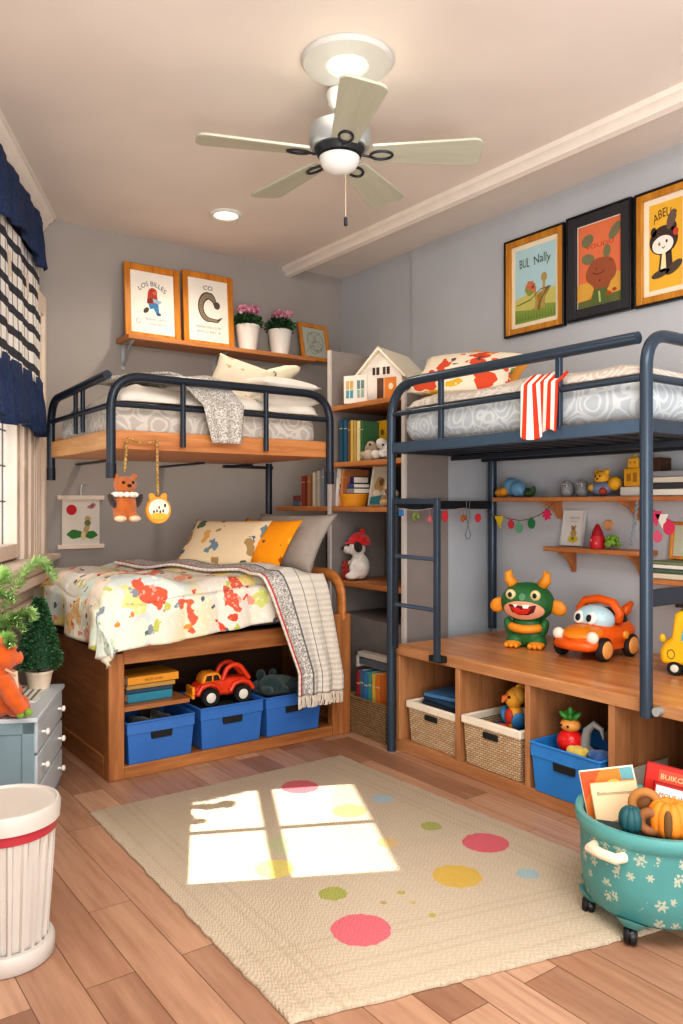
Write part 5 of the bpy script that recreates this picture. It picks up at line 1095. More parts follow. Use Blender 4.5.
# picture book and toys on the short shelf
def art_cover(g, w, h, cz):
    scaled(g, w, h, cz); g.mat(flat('d9d9d6')).rect(-1, 1, -1, 1, 0).mat(flat('8a8a8a')).text('DEMO', .02, .52, .2, L1(1), width=1.0).text('ANIMAL', .05, .36, .1, L1(1), width=.8).mat(flat('d8b83a')).disc(.05, -.62, .5, .22, 0, L1(1), wob=.1).mat(flat('b99a6a')).disc(.08, -.3, .3, .2, 0, L1(2)).mat(flat('9a7a4a')).disc(.02, -.02, .2, .13, 0, L1(3)).disc(-.15, .1, .07, .06, 0, L1(3)).disc(.2, .1, .07, .06, 0, L1(3)).mat(flat('6a8a4a')).disc(.05, -.6, .16, .1, 0, L1(3))
pb = frame('picture_book', 'grey picture book with yellow bear on the short shelf', .155, .215, (3.86, onX(570, 530, 3.84).y, z2 + .001), CB, paint('cfcfcc', .5), .004, art_cover, tilt=radians(11), edge=None, cat='book')
pb['category'] = 'book'
rt = thing('red_gnome', 'red gnome figure with pointed hat on the short shelf', 'figurine', (3.79, onX(597.5, 540, 3.79).y, z2 + .001), CB)
obj('body', N(paint('c82430', .5)).lathe([(0, 0), (.038, 0), (.044, .03), (.036, .07), (0, .075)], n=18), rt, sharp=60); obj('hat', N(paint('a81e28', .6)).lathe([(.034, .066), (.03, .09), (.012, .13), (0, .14)], n=18), rt); obj('belt', N(paint('e8a0a0', .5)).ell((-.014, -.036, .045), (.008, .006, .008), nu=8, nv=6).ell((.016, -.036, .03), (.008, .006, .008), nu=8, nv=6), rt)
g = N(paint('7aa43c', .7)); rg = random.Random(4)
for i in range(40):
    a = rg.uniform(0, 6.28); e = rg.uniform(-.6, 1.5); R = .034; g.ell((3.79 + R * cos(a) * cos(e), onX(612.5, 540, 3.79).y + R * sin(a) * cos(e), z2 + .036 + R * sin(e)), .012, nu=8, nv=6)
single('green_cactus', g, 'round spiky green cactus ball on the short shelf', 'cactus', sharp=180)
p = onX(609, 525, RI); g = N(paint('d9a070', .6)).lathe([(0, -.02), (.026, -.02), (.03, -.012), (.03, 0)], (p.x, p.y, p.z), 22, (0, pi / 2, 0)); single('wall_disk', g, 'round tan wooden peg on the wall above short shelf', 'disk')  # small round wooden piece fixed flat on the wall
# bead string hanging from the long shelf
g = N(paint('8e9aa2', .5)); p0 = onX(638, 505, 3.72); p1 = onX(632, 546, 3.72)
for i in range(22):
    q = p0.lerp(p1, i / 21); g.ell((3.715, q.y + .004 * sin(i * 2.1), 1.421 - i * .0107), (.009, .009, .0065), (0, rd.random(), 0), 8, 6)
single('bead_string', g, 'grey bead string hanging from the long toy shelf', 'garland', sharp=180)
# books and frame on the little pink shelf
zb = 1.021
for lab, c, t_ in (('cream book lowest on the small pink shelf', 'd9cdb8', .03), ('dark green book second on the small pink shelf', '4f6a5a', .022), ('white book third on the small pink shelf', 'e6e0d6', .022), ('olive book topmost on the small pink shelf', '7a8a6a', .015)):
    flatbook('book', lab, c, .24, .16, t_, (3.80, onX(679, 570, 3.80).y, zb), CB, 'book', 'books on the small pink shelf'); zb += t_ + .0006
def art_sage(g, w, h, cz): scaled(g, w, h, cz); g.mat(flat('b9bca6')).rect(-1, 1, -1, 1, 0).mat(flat('7d8a6a')).disc(.2, -.2, .4, .4, 0, L1(1))
frame('framed_picture', 'small wood framed green print on the small pink shelf', .20, .20, (3.88, onX(686, 570, 3.86).y, zb), CB, W_FR, .018, art_sage, tilt=radians(8))
# bunting
def garland(name, lab, pts, items, rgc='6b5a4a'):
    t = thing(name, lab, 'garland', (0, 0, 0)); P = [Vector(p) for p in pts]
    obj('string', N(paint(rgc, .9)).tube(P, .0028, 6), t)
    for (q, col, kind, s) in items:
        q = Vector(q); g = N(paint(col, .8))
        s *= 1.25; g.at(q, (0, 0, CB))
        if kind == 'tri': g.prism([(-s, 0), (s, 0), (.2 * s, -2.1 * s)], -.003, .003)
        elif kind == 'drop': g.prism([(s * .85 * cos(a) * (1 if sin(a) < .4 else .6), -s * 1.1 + s * 1.1 * sin(a)) for a in [2 * pi * i / 18 for i in range(18)]], -.004, .004)
        elif kind == 'star': g.prism([((s if i % 2 == 0 else s * .6) * cos(2 * pi * i / 14), -s + (s if i % 2 == 0 else s * .6) * sin(2 * pi * i / 14)) for i in range(14)], -.006, .006)
        else: g.box((0, 0, -s), (s * 1.4, .006, s * 1.6))
        obj('pendant', g, t, bevel=.0015)
    return t
XG = 3.74
gp = [onX(px, py, XG) for px, py in ((487, 511), (492, 514), (500, 516), (510, 519), (520, 520.5), (530, 519), (539, 515), (547, 510), (553, 503))]
it = [(onX(499, 516, XG), 'e0c02c', 'tri', .030), (onX(511, 519, XG), 'c83848', 'drop', .022), (onX(519, 521.5, XG), '6aa884', 'drop', .026), (onX(531.5, 517, XG), '2f7a4c', 'drop', .026), (onX(547, 508, XG), 'd0305c', 'star', .030)]
garland('bunting', 'felt bunting of coloured shapes under the long toy shelf', gp, it)
# charms hung from the end brace of the right bunk
YB = 3.517 + .017
br_items = []
gch = thing('charm_string', 'string of felt charms hanging from the right bunk brace', 'garland', (0, 0, 0))
pts = [onY(px, 509.5 + 1.2 * sin(px * .2), YB - .035) for px in range(398, 484, 6)]
obj('string', N(paint('a8a8a0', .7)).tube(pts, .0025, 6), gch)
for px, py, colr, kind, s in ((400, 513, '3a78b4', 'box', .024), (415.5, 517, '7a8a4a', 'ring', .024), (429.5, 519, 'c86a7a', 'drop', .017), (445, 516, 'c83440', 'star', .026), (463.5, 518.5, 'a8602c', 'ring', .019), (478, 517.5, 'd03a44', 'drop', .024)):
    q = onY(px, py, YB - .036); s *= 1.25; g = N(paint(colr, .8)).at(q)
    if kind == 'box': g.box((0, 0, 0), (s * 1.8, .006, s * 1.2))
    elif kind == 'ring': g.tube([(s * .62 * cos(a), 0, s * .62 * sin(a)) for a in [-.6 + 5.2 * i / 16 for i in range(17)]], s * .36, 8)
    elif kind == 'star': g.prism([((s if i % 2 == 0 else s * .75) * cos(2 * pi * i / 10) * .8, (s if i % 2 == 0 else s * .75) * sin(2 * pi * i / 10) * 1.2) for i in range(10)], -.005, .005)
    else: g.prism([(s * .8 * cos(a), s * sin(a) * (1 if sin(a) < 0 else .8)) for a in [2 * pi * i / 16 for i in range(16)]], -.005, .005)
    g.at(); g.tube([q + Vector((0, 0, s * .8)), onY(px, 509.5 + 1.2 * sin(px * .2), YB - .035)], .0015, 5); obj('charm', g, gch, bevel=.001)
q = onY(468, 525, YB - .037); g = N(paint('6a6460', .4)); g.tube([(q.x - .012, q.y, 1.43), (q.x - .012, q.y, q.z + .05), (q.x, q.y, q.z), (q.x - .022, q.y, q.z - .06), (q.x - .012, q.y, q.z - .085), (q.x + .012, q.y, q.z - .085), (q.x + .022, q.y, q.z - .06), (q.x, q.y, q.z), (q.x + .014, q.y, q.z + .05), (q.x + .014, q.y, 1.43)], .0025, 6)
single('wire_hook', g, 'thin wire teardrop hook hanging on the bunk brace', 'hook')
# pink pennants right of the post
XG2 = 3.74
gp = [onX(px, py, XG2) for px, py in ((640, 502), (650, 508), (658, 513), (668, 520), (676, 523))]
garland('bunting', 'pink and white pennants right of the right bunk post', gp, [(onX(655, 511, XG2), 'd8466c', 'tri', .032), (onX(661.5, 514, XG2), 'ece4da', 'tri', .030), (onX(669, 519, XG2), 'd23a60', 'drop', .03), (onX(657.5, 530, XG2), 'd8607c', 'drop', .024)])
# ================================================================ rug
ra_ = [onZ(x, y, .012) for x, y in ((90, 812), (340, 755), (724, 912), (291, 1021))]
A, B_, C_, D_ = [Vector((p.x, p.y)) for p in ra_]
k = NT('sisal_rug', .97, .1); x, y, z = k.xyz()
wv = k.math('MULTIPLY', k.math('SINE', k.math('MULTIPLY', x, 420)), k.math('SINE', k.math('MULTIPLY', k.math('ADD', y, k.math('MULTIPLY', k.math('ABSOLUTE', k.math('SINE', k.math('MULTIPLY', x, 60))), .02)), 300)))
nz = k.noise(scale=150, detail=2); nb = k.noise(scale=3, detail=2)
c = k.mix(k.math('MULTIPLY', k.math('ADD', wv, 1.0), .28), 'c9b9a4', 'a08d76'); c = k.mix(k.math('MULTIPLY', nz, .30), c, 'a8987f'); c = k.mix(k.math('MULTIPLY', nb, .25), c, 'd0c3ae')
# woven border lines following the near and left edges
cen = (A + B_ + C_ + D_) / 4
def edge_lines(c, P, Q, ds):
    dx, dy = (Q - P).normalized(); nx, ny = -dy, dx
    if (cen - P).dot(Vector((nx, ny))) < 0: nx, ny = -nx, -ny
    dist = k.math('ADD', k.math('ADD', k.math('MULTIPLY', x, nx), k.math('MULTIPLY', y, ny)), -(P.x * nx + P.y * ny))
    m = None
    for dd in ds:
        q = k.math('LESS_THAN', k.math('ABSOLUTE', k.math('SUBTRACT', dist, dd)), .008); m = q if m is None else k.math('MAXIMUM', m, q)
    return k.mix(k.math('MULTIPLY', m, .22), c, 'a59478')
for P, Q, ds in ((D_, C_, (.06, .15, .19, .30, .34)), (A, D_, (.06, .15, .19)), (B_, C_, (.06, .15, .19))): c = edge_lines(c, P, Q, ds)
wob = k.n('ShaderNodeVectorMath', {0: k.obj, 1: k.n('ShaderNodeVectorMath', {0: k.noise(scale=40, detail=2, out=1), 1: (.02, .02, 0)}, operation='MULTIPLY').outputs[0]}, operation='ADD').outputs[0]
sx2, sy2, _ = k.xyz(wob)
DOTS = [(300, 787, 18.5, 'cf7078'), (349.5, 811, 17, 'a9ab76'), (382, 799, 11, 'a9bcc4'), (431, 826.5, 10.5, 'a5a864'), (485.5, 843, 23, 'd06a74'), (457, 876.5, 24.5, 'cdab58'), (528, 874, 11.5, 'a3b6bb'), (361, 930, 30, 'd27078'), (333, 894, 14, 'a3a45c'), (289, 844, 22, 'b9ba94'), (275, 869, 20, 'd9c878'), (388, 843, 11, 'd0b482'), (401, 893, 4, 'b3a65c'), (432, 916, 4, 'b3a65c'), (413, 903, 3, 'c0a86a'), (384, 903, 3, 'b39a64')]
hm = None
for (px, py, rp, colr) in DOTS:
    q = onZ(px, py, .014); dd = (EYE - .014) * FPX / (py - 505); rr = rp / FPX * dd
    dst = k.math('SQRT', k.math('ADD', k.math('POWER', k.math('SUBTRACT', sx2, q.x + .01), 2.0), k.math('POWER', k.math('SUBTRACT', sy2, q.y + .01), 2.0)))
    m = k.math('LESS_THAN', dst, rr); c2 = k.mix(k.math('MULTIPLY', nz, .5), colr, tuple(v * .72 for v in lin(colr)[:3]) + (1,)); c = k.mix(m, c, c2); hm = m if hm is None else k.math('MAXIMUM', hm, m)
k.color(c); k.bump(k.math('ADD', k.math('ADD', k.math('MULTIPLY', wv, .35), nz), k.math('MULTIPLY', hm, .8)), .6, .006); M_RUG = k.m
g = N(M_RUG); n = 60; top = []
per = []
for P, Q in ((A, D_), (D_, C_), (C_, B_), (B_, A)):
    for i in range(n): per.append(P.lerp(Q, i / n) + Vector((rd.uniform(-.004, .004), rd.uniform(-.004, .004))))
ins = [p + (cen - p).normalized() * .012 for p in per]; m = len(per)
g.raw([(p.x, p.y, .002) for p in per] + [(p.x, p.y, .010) for p in per] + [(p.x, p.y, .0155) for p in ins] , [(i, (i + 1) % m, (i + 1) % m + m, i + m) for i in range(m)] + [(m + i, m + (i + 1) % m, 2 * m + (i + 1) % m, 2 * m + i) for i in range(m)] + [tuple(range(2 * m, 3 * m))])
single('area_rug', g, 'beige woven rug with coloured round dots on the floor', 'rug', sharp=60)
# ================================================================ teal rolling tub
cx, cy = 2.443, 1.567
k = NT('teal_snowflake_tub', .42, .4); x, y, z = k.xyz(); an = k.math('ARCTAN2', y, x)
v = k.n('ShaderNodeCombineXYZ', {0: k.math('MULTIPLY', an, .25), 1: z, 2: 0.0}).outputs[0]
vn = k.n('ShaderNodeTexVoronoi', {'Vector': v, 'Scale': 15.0, 'Randomness': .75}); loc = k.n('ShaderNodeVectorMath', {0: k.n('ShaderNodeVectorMath', {0: v, 1: (15, 15, 15)}, operation='MULTIPLY').outputs[0], 1: k.n('ShaderNodeVectorMath', {0: vn.outputs['Position'], 1: (15, 15, 15)}, operation='MULTIPLY').outputs[0]}, operation='SUBTRACT').outputs[0]
lx_, ly_, _z = k.xyz(loc); rr = k.math('SQRT', k.math('ADD', k.math('POWER', lx_, 2.0), k.math('POWER', ly_, 2.0))); th_ = k.math('ARCTAN2', ly_, lx_)
pet = k.math('ABSOLUTE', k.math('COSINE', k.math('MULTIPLY', th_, 3.0))); sc_ = k.n('ShaderNodeSeparateColor', {0: vn.outputs['Color']}).outputs[0]
lim = k.math('MULTIPLY', k.math('ADD', .10, k.math('MULTIPLY', pet, .20)), k.math('ADD', .55, k.math('MULTIPLY', sc_, .6)))
fl = k.math('MULTIPLY', k.math('LESS_THAN', rr, lim), k.math('GREATER_THAN', k.noise(scale=120, detail=1), .42)); fl = k.math('MULTIPLY', fl, k.math('GREATER_THAN', sc_, .22))
k.color(k.mix(fl, k.ramp(k.noise(scale=4), [(.3, '4c8a89'), (.7, '5a9a97')]), 'b3b8a4')); M_TEALP = k.m
M_TEAL = paint('5a9c9a', .4, .04)
tub = thing('toy_tub', 'round teal rolling tub with snowflake print full of toys', 'tub', (cx, cy, 0))
obj('body', N(M_TEALP).lathe([(0, .066), (.205, .066), (.228, .085), (.240, .18), (.245, .33), (.235, .33), (.222, .10), (0, .085)], n=72), tub, sharp=50)
obj('rim', N(M_TEAL).lathe([(.243, .312), (.254, .316), (.261, .348), (.257, .364), (.242, .366), (.232, .358), (.234, .31)], n=72), tub, sharp=60)
def dirang(a): return Vector((cos(a), sin(a), 0))
hdir = atan2(-(.885), -.465)
ang_h = atan2(onZ(604, 915, 0).y - cy - .1, onZ(604, 915, 0).x - cx)
def tub_handle(a):
    e = dirang(a); s = Vector((-sin(a), cos(a), 0)); c = Vector((0, 0, .285))
    P = [e * .247 - s * .055 + c, e * .272 - s * .05 + c, e * .276 + c, e * .272 + s * .05 + c, e * .247 + s * .055 + c]
    obj('handle', N(paint('eed9bd', .45)).tube([P[0] - e * .01, P[1], P[2], P[3], P[4] - e * .01], .017, 12), tub, sharp=60)
tub_handle(radians(178)); tub_handle(radians(-2))
for px, py in ((585, 913), (632, 943)):
    q = onZ(px, py, 0); q = Vector((q.x - cx, q.y - cy, 0)); d = q.normalized(); q = d * .215
    cst = obj('caster', N(M_TEAL).tube([q + Vector((0, 0, .068)) - d * .01, q + Vector((0, 0, .05))], [.05, .02], 12), tub)
    obj('wheel', N(M_BLK).lathe([(0, -.02), (.022, -.02), (.028, -.012), (.028, -.003), (.02, -.002), (.02, .002), (.028, .003), (.028, .012), (.022, .02), (0, .02)], q + Vector((0, 0, .029)), 24, (pi / 2, 0, .5)), cst, sharp=40)
for a in (20, 100):
    q = dirang(radians(a)) * .215; cst = obj('caster', N(M_TEAL).tube([q + Vector((0, 0, .068)), q + Vector((0, 0, .05))], [.05, .02], 12), tub)
    obj('wheel', N(M_BLK).lathe([(0, -.02), (.022, -.02), (.028, -.012), (.028, .012), (.022, .02), (0, .02)], q + Vector((0, 0, .029)), 24, (pi / 2, 0, .5)), cst, sharp=40)
# contents
vd = Vector((cx, cy, 0)).normalized(); vr = Vector((vd.y, -vd.x, 0)); VZ = atan2(vr.y, vr.x)
def tubpos(r_, dpt, z): q = Vector((cx, cy, 0)) + vr * r_ + vd * dpt; return (q.x, q.y, z)
def standbook(lab, w, h, t_, colr, loc, rz, tilt, roll, art):
    b = thing('storybook', lab, 'book', loc, 0); b.rotation_euler = (Matrix.Rotation(rz, 3, 'Z') @ Matrix.Rotation(-tilt, 3, 'X') @ Matrix.Rotation(roll, 3, 'Y')).to_euler()
    obj('cover', N(paint(colr, .45)).bb(-w / 2, w / 2, 0, .004, 0, h).bb(-w / 2, w / 2, t_ - .004, t_, 0, h).bb(-w / 2, -w / 2 + .004, 0, t_, 0, h), b); obj('pages', N(flat('efe4cf')).bb(-w / 2 + .004, w / 2 - .003, .004, t_ - .004, .003, h - .003), b)
    g = G(); art(g, w, h, h / 2); obj('cover_print', g, b, sharp=180); return b
def art_or(g, w, h, cz): scaled(g, w, h, cz, -.0006); g.mat(paint('e87a24', .5)).rect(-.96, .96, -.97, .97, 0).mat(paint('d8531e', .5)).face([(-.96, .3), (-.2, .97), (-.96, .97)], L1(1)).mat(paint('f2c14a', .5)).disc(.2, .6, .3, .14, 0, L1(1)).mat(paint('5f9aa0', .5)).rect(.5, .96, .7, .97, L1(1))
def art_be(g, w, h, cz):
    scaled(g, w, h, cz, -.0006); g.mat(flat('e8c9a0')).rect(-.96, .96, -.97, .97, 0).mat(flat('5c4630')).text('Balloomtasimes', 0, .68, .13, L1(1), width=1.5).mat(flat('a8855c')).disc(-.1, -.25, .5, .34, 0, L1(1), wob=.15).mat(flat('c9a878'))
    for i in range(16): g.disc(-.45 + (i % 4) * .22, -.1 - (i // 4) * .12, .06, .035, 0, L1(2), 8)
def art_red(g, w, h, cz):
    scaled(g, w, h, cz, -.0006); g.mat(paint('c8281e', .45)).rect(-.96, .96, -.97, .97, 0).mat(flat('d8503a')).rect(-.6, .6, .62, .9, L1(1)).mat(flat('f2c48a')).text('BUIKOOTS', 0, .69, .17, L1(2), width=1.1)
def art_red2(g, w, h, cz):
    scaled(g, w, h, cz, -.0006); g.mat(paint('b01c1e', .45)).rect(-.96, .96, -.97, .97, 0).mat(flat('f0e6d8')).rect(-.9, .96, .42, .92, L1(1)).mat(flat('5a2a26')).text('MOUE WEFFOVS', 0, .6, .18, L1(2), width=1.55).mat(flat('e8d4b8')).text('AL JOF', .1, .08, .2, L1(1), width=.9).mat(flat('d8704a')).disc(.3, -.5, .3, .25, 0, L1(1), wob=.2)
standbook('orange storybook leaning at left in the teal tub', .185, .30, .02, 'f0e2c8', tubpos(-.095, -.02, .19), VZ, radians(14), radians(-13), art_or)
standbook('beige spotted storybook in front of the orange one', .155, .26, .015, 'd8b88c', tubpos(-.085, -.07, .20), VZ, radians(14), radians(-11), art_be)
standbook('tall red storybook standing at back of the teal tub', .225, .29, .025, 'a8241c', tubpos(.045, .045, .20), VZ - .1, radians(10), radians(7), art_red)
standbook('dark red storybook with white title band in teal tub', .19, .225, .018, '8f1a18', tubpos(.06, -.01, .22), VZ - .1, radians(12), radians(7), art_red2)
g = N(paint('e8882a', .5))
for i in range(10): a = 2 * pi * i / 10; g.ell((.032 * cos(a), .032 * sin(a), .058), (.036, .03, .058), (0, 0, a), 14, 10)
o = single('pumpkin_toy', g, 'orange ribbed pumpkin ball in front in teal tub', 'toy', tubpos(.045, -.135, .335), VZ, sharp=180); obj('speckle', N(paint('6a4a24', .6)).ell((-.005, -.062, .06), (.014, .008, .045)), o)
g = N(paint('24565c', .5))
for i in range(8): a = 2 * pi * i / 8; g.ell((.016 * cos(a), .016 * sin(a), .04), (.024, .02, .04), (0, 0, a), 12, 8)
o = single('green_ball', g, 'dark green ribbed ball at left in the teal tub', 'ball', tubpos(-.07, -.165, .345), VZ, sharp=180)
g = N(paint('a8743c', .7)).tube([(.04 * cos(a), 0, .04 * sin(a)) for a in [2 * pi * i / 24 for i in range(24)]], .015, 10, closed=True).mat(paint('7a4f2a')).ell((0, .01, 0), (.035, .01, .035)); single('brown_ring', g, 'brown wooden ring toy behind the pumpkin ball', 'toy', tubpos(-.028, -.125, .425), VZ, sharp=180)
g = N(paint('8c5a34', .7)).tube([(.03 * cos(a), 0, .03 * sin(a)) for a in [2 * pi * i / 20 for i in range(20)]], .016, 10, closed=True).mat(paint('3a2c22')).ell((0, .008, 0), (.026, .01, .026)); single('tan_ring', g, 'small dark centred ring between the green and orange balls', 'toy', tubpos(-.012, -.165, .385), VZ, sharp=180)
g = N(paint('5b9fb4', .5)).tube([(.045 * cos(a), 0, .045 * sin(a)) for a in [.1 + 2.95 * i / 18 for i in range(19)]], .014, 10).mat(paint('2a5a6c')).ell((0, .012, .012), (.03, .02, .02)); single('blue_ring', g, 'blue arched ring toy right of the pumpkin ball', 'toy', tubpos(.125, -.13, .355), VZ, sharp=180)
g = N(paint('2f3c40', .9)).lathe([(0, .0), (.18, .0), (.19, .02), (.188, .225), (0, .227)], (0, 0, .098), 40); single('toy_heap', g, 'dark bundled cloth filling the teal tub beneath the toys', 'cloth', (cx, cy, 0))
# ================================================================ white bin at the left
bxn, byn = .608, 2.62
wb = thing('lidded_bin', 'white fluted round bin with red band and flat lid', 'bin', (bxn, byn, 0)); wb.scale = (1.04, 1.04, 1.06); M_CRM = paint('c2bab1', .4, .03)
g = N(M_CRM); vs = []; fs = []; n = 160; lv = [(.118, .05), (.128, .18), (.136, .30), (.139, .372)]
for j, (r_, z) in enumerate(lv):
    for i in range(n):
        a = 2 * pi * i / n; ph = (a * 22 / (2 * pi)) % 1; fl_ = (1 if .2 < ph < .8 else 0) * (1 if j in (0, 1, 2) else 0); vs.append(((r_ - .010 * fl_) * cos(a), (r_ - .010 * fl_) * sin(a), z))
for j in range(3):
    for i in range(n): fs.append((j * n + i, j * n + (i + 1) % n, (j + 1) * n + (i + 1) % n, (j + 1) * n + i))
g.raw(vs, fs); obj('body', g, wb, sharp=25)
obj('foot_ring', N(M_CRM).lathe([(0, 0), (.132, 0), (.138, .006), (.138, .045), (.132, .055), (.118, .056)], n=64), wb, sharp=50)
obj('band', N(paint('a8323c', .5)).lathe([(.139, .368), (.143, .37), (.1445, .398), (.139, .40)], n=64), wb)
obj('lid', N(M_CRM).lathe([(.139, .398), (.152, .40), (.155, .44), (.150, .452), (.143, .453), (.138, .446), (.06, .443), (0, .443)], n=64), wb, sharp=40)
# ================================================================ dresser along the left wall (frame: x=-t, front=-y)
M_DRS = paint('7f949c', .5, .05); M_DRT = paint('c3ccd2', .35, .04)
dr = thing('dresser', 'small grey-blue dresser with white knobs under the window', 'dresser', C0, LRZ)
t0, t1, dz = 1.31, 1.965, .50
obj('carcass', N(M_DRS).bb(-t1 + .008, -t0 - .008, -.365, -.02, 0, dz - .02), dr, bevel=.004)
obj('side_panel', N(M_DRS).bb(-t1, -t1 + .008, -.37, -.32, 0, dz - .02).bb(-t1, -t1 + .008, -.07, -.02, 0, dz - .02).bb(-t1, -t1 + .008, -.37, -.02, dz - .07, dz - .02).bb(-t1, -t1 + .008, -.37, -.02, 0, .07), dr, bevel=.003)
obj('top', N(M_DRT).bb(-t1 - .006, -t0, -.385, -.012, dz - .02, dz), dr, bevel=.004)
for i in range(3):
    z = .05 + i * .145; d_ = obj('drawer', N(paint('b9c2c6', .45, .04)).bb(-t1 + .03, -t0 - .03, -.377, -.36, z, z + .132), dr, bevel=.004)
    for u in (-t1 + .13, -t0 - .13): obj('knob', N(paint('f0ece4', .3)).lathe([(.006, 0), (.006, .014), (.014, .02), (.014, .03), (0, .034)], (u, -.377, z + .066), 16, (pi / 2, 0, 0)), d_)
def L(t, dep, z=0): q = C0 + LU * t + LN * dep; return (q.x, q.y, z)
# striped magazine on the dresser
mg = thing('striped_booklet', 'striped open booklet lying on the dresser top', 'booklet', L(1.52, .20, dz + .0005), LRZ)
obj('pages', N(paint('e8e2d6', .7)).bb(-.17, .17, -.12, .12, 0, .006), mg)
g = N(paint('7d7d76', .8))
for i in range(7): g.bb(-.15, .15, -.10 + i * .03, -.088 + i * .03, .006, .0066)
obj('stripes', g, mg)
# topiary cone
p = L(1.40, .28, dz); tp = thing('topiary', 'cone shaped clipped green plant in terracotta pot on dresser', 'potted plant', p)
obj('pot', N(paint('d9c6b2', .6)).lathe([(0, 0), (.048, 0), (.062, .075), (.066, .08), (.064, .09), (.055, .088), (.052, .07), (0, .07)], n=28), tp)
obj('soil', N(paint('5a3a28', .95)).lathe([(0, .078), (.05, .075), (.052, .07)], n=20), tp)
g = G(); rg = random.Random(9); GM = [paint('2f5c3a', .7), paint('3f7548', .7), paint('244a30', .7), paint('56885a', .7)]
for i in range(2600):
    g.mat(GM[i % 4]); zt = rg.random() ** .8; a = rg.uniform(0, 6.2832); R = (1 - zt) ** .85 * .112 * rg.uniform(.72, 1.0) * (1 if zt > .08 else .8) + .008; P = Vector((R * cos(a), R * sin(a), .095 + zt * .345))
    leaf_quad(g, P, Vector((cos(a), sin(a), rg.uniform(-.4, .9))), Vector((rg.uniform(-1, 1), rg.uniform(-1, 1), 1)), rg.uniform(.014, .024), .011)
g.mat(GM[2]).lathe([(0, .09), (.082, .11), (.05, .25), (.0, .42)], n=16); obj('foliage', g, tp, sharp=.1)
obj('stem', N(paint('5a4028', .9)).cyl((0, 0, .07), (0, 0, .12), .009), tp)
# fern with arching fronds
p = L(1.80, .10, dz); fn = thing('fern', 'feathery green fern with long arching fronds by the window', 'potted plant', p)
obj('pot', N(paint('b9aca0', .6)).lathe([(0, 0), (.05, 0), (.07, .12), (.066, .13), (.055, .11), (0, .11)], n=24), fn)
FM = [paint('8fae68', .7), paint('a9c47e', .7), paint('789c5c', .7)]
base = Vector(p)
def frond(tgt, mid, seed):
    rg = random.Random(seed); P0 = Vector((0, 0, .11)); P2 = Vector(tgt) - base; P1 = Vector(mid) - base; pts = [P0 * (1 - t) ** 2 + P1 * 2 * t * (1 - t) + P2 * t * t for t in [i / 46 for i in range(47)]]
    g = N(FM[2]).tube(pts, [.004 * (1 - i / 60) for i in range(47)], 6)
    for i in range(4, 47):
        tn = (pts[min(46, i + 1)] - pts[i - 1]).normalized()
        for j in range(15):
            g.mat(FM[rg.randrange(3)]); a = rg.uniform(0, 6.283); s = tn.orthogonal().normalized(); b = tn.cross(s); dv = s * cos(a) + b * sin(a) + tn * .5
            leaf_quad(g, pts[i], dv, tn, rg.uniform(.03, .06) * (1 - .35 * i / 46), .0085)
    obj('frond', g, fn, sharp=.1)
def dpt(px, py, d): r_ = (px - 341.5) / FPX; return Vector((d * (SN + CS * r_), d * (CS - SN * r_), EYE + (505 - py) / FPX * d))
dd0 = 3.55
frond(dpt(54, 578, 3.85), dpt(32, 515, 3.7), 1); frond(dpt(34, 618, 3.55), dpt(22, 590, 3.5), 2); frond(dpt(14, 600, 3.5), dpt(-20, 570, 3.5), 3); frond(dpt(8, 580, 3.7), dpt(0, 540, 3.6), 4);  frond(dpt(12, 645, 3.35), dpt(5, 620, 3.35), 6); frond(dpt(24, 630, 3.5), dpt(5, 590, 3.5), 7)
# orange teddy
td = thing('teddy_bear', 'orange teddy bear with cream bib sitting on the dresser', 'plush toy', L(1.92, .22, dz + .001), LRZ + .25); td.scale = (1.04,) * 3
M_OT = plush('d4611c')
g = N(M_OT).ell((0, 0, .10), (.082, .07, .105)).ell((0, -.01, .25), (.07, .065, .07)).ell((0, -.065, .235), (.035, .03, .03)).ell((-.055, 0, .315), (.024, .014, .024)).ell((.055, 0, .315), (.024, .014, .024))
g.tube([(-.07, -.01, .17), (-.11, -.05, .09), (-.115, -.085, .035)], [.035, .036, .03], 12).tube([(.07, -.01, .17), (.115, -.045, .10), (.12, -.075, .05)], [.035, .036, .03], 12).ell((-.05, -.07, .036), (.036, .05, .036)).ell((.055, -.07, .036), (.036, .05, .036)); obj('body', g, td, remesh=.008)
obj('bib', N(paint('ecd3b4', .9)).grid(lambda u, v: ((u - .5) * .10 * (1 - .3 * v), -.073 * (1 - .55 * ((u - .5) * 2) ** 2) * (1.02 - .12 * v) - .002, .05 + .13 * v), 12, 12), td, solid=.004)
for s in (-1, 1): obj('eye', N(M_BLK).ell((s * .026, -.07, .27), .008, nu=10, nv=8), td)
obj('nose', N(M_BLK).ell((0, -.094, .243), (.012, .008, .009), nu=10, nv=8), td); obj('strap', N(paint('c9a888', .9)).tube([(-.04, -.062, .17), (-.045, -.02, .2)], .006, 6).tube([(.04, -.062, .17), (.045, -.02, .2)], .006, 6), td)
g = N(plush('7fa838'))
for i in range(12): a = i * 2.1; g.ell((-.115 + .018 * cos(a), -.09 + .018 * sin(a), .022 + .006 * (i % 3)), .016, nu=8, nv=6)
obj('green_paw', g, td)
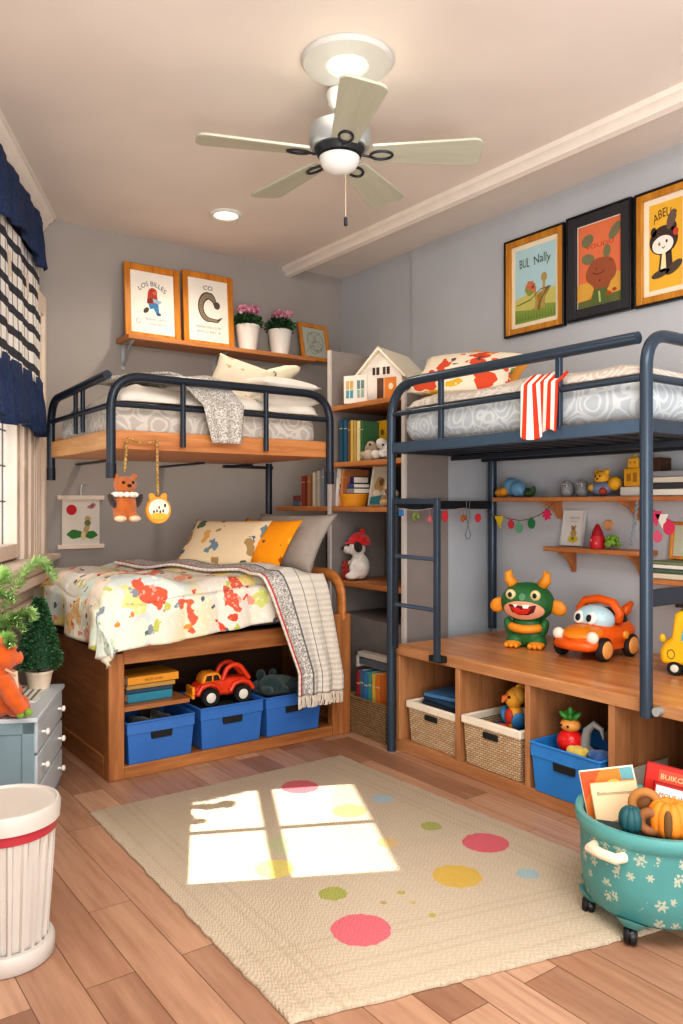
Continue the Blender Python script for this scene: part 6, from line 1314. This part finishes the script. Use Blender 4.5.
# ================================================================ camera, light, world
cam = bpy.data.cameras.new('camera'); co = bpy.data.objects.new('camera', cam); COL.objects.link(co); bpy.context.scene.camera = co
co.location = (0, 0, EYE); co.rotation_euler = (pi / 2, 0, -YAW); cam.lens = FPX * 36 / 1024; cam.sensor_width = 36; cam.shift_y = -7 / 1024; cam.clip_start = .05
sc = bpy.context.scene
wd = bpy.data.worlds.new('world'); sc.world = wd; wd.use_nodes = True; bg = wd.node_tree.nodes['Background']; bg.inputs[0].default_value = (.98, .98, 1.0, 1); bg.inputs[1].default_value = 1.0
def light(name, typ, loc, tgt, energy, colr=(1, 1, 1), **kw):
    l = bpy.data.lights.new(name, typ); l.energy = energy; l.color = colr
    for a, b in kw.items(): setattr(l, a, b)
    o = bpy.data.objects.new(name, l); COL.objects.link(o); o.location = loc
    o.rotation_euler = (Vector(tgt) - Vector(loc)).to_track_quat('-Z', 'Y').to_euler(); return o
# low sun through the second window
wc = C0 + LU * ((W2[0] + W2[1]) / 2) + Vector((0, 0, 1.49)); sd = (LN * 1.0 + Vector((0, 0, -1.03))).normalized()
o = light('sun_beam', 'SPOT', wc - sd * 26, wc, 95000, (1, .94, .84), spot_size=radians(2.7), spot_blend=.04, shadow_soft_size=.12)
light('room_fill', 'AREA', (1.1, .8, 3.24), (1.5, 1.7, 0), 112, (1, .97, .94), size=2.2)
light('window_light', 'AREA', tuple(C0 + LU * 2.0 + LN * -.3 + Vector((0, 0, 1.7))), tuple(C0 + LU * 2.0 + LN * 2 + Vector((0, 0, 1.0))), 14, (1, .97, .93), size=1.6)
light('downlight', 'SPOT', (p0.x * 0 + 1.734 * 1.4, 3.31 * 1.4, CE - .05), (1.734 * 1.4, 3.31 * 1.4, 0), 40, (1, .88, .74), spot_size=radians(150), spot_blend=.8, shadow_soft_size=.08)
light('downlight', 'SPOT', (2.013, 2.74, CE - .05), (2.013, 2.74, 0), 12, (1, .86, .7), spot_size=radians(140), spot_blend=.8, shadow_soft_size=.03)
light('ceiling_wash', 'AREA', (.3, -.9, 1.3), (2.0, 2.6, 3.6), 80, (1, .98, .96), size=2.2)  # unseen lamp added behind the camera to brighten the ceiling
sc.view_settings.view_transform = 'Standard'; sc.view_settings.look = 'Medium High Contrast'; sc.view_settings.exposure = 0.2
sc.cycles.use_denoising = True; sc.cycles.max_bounces = 6
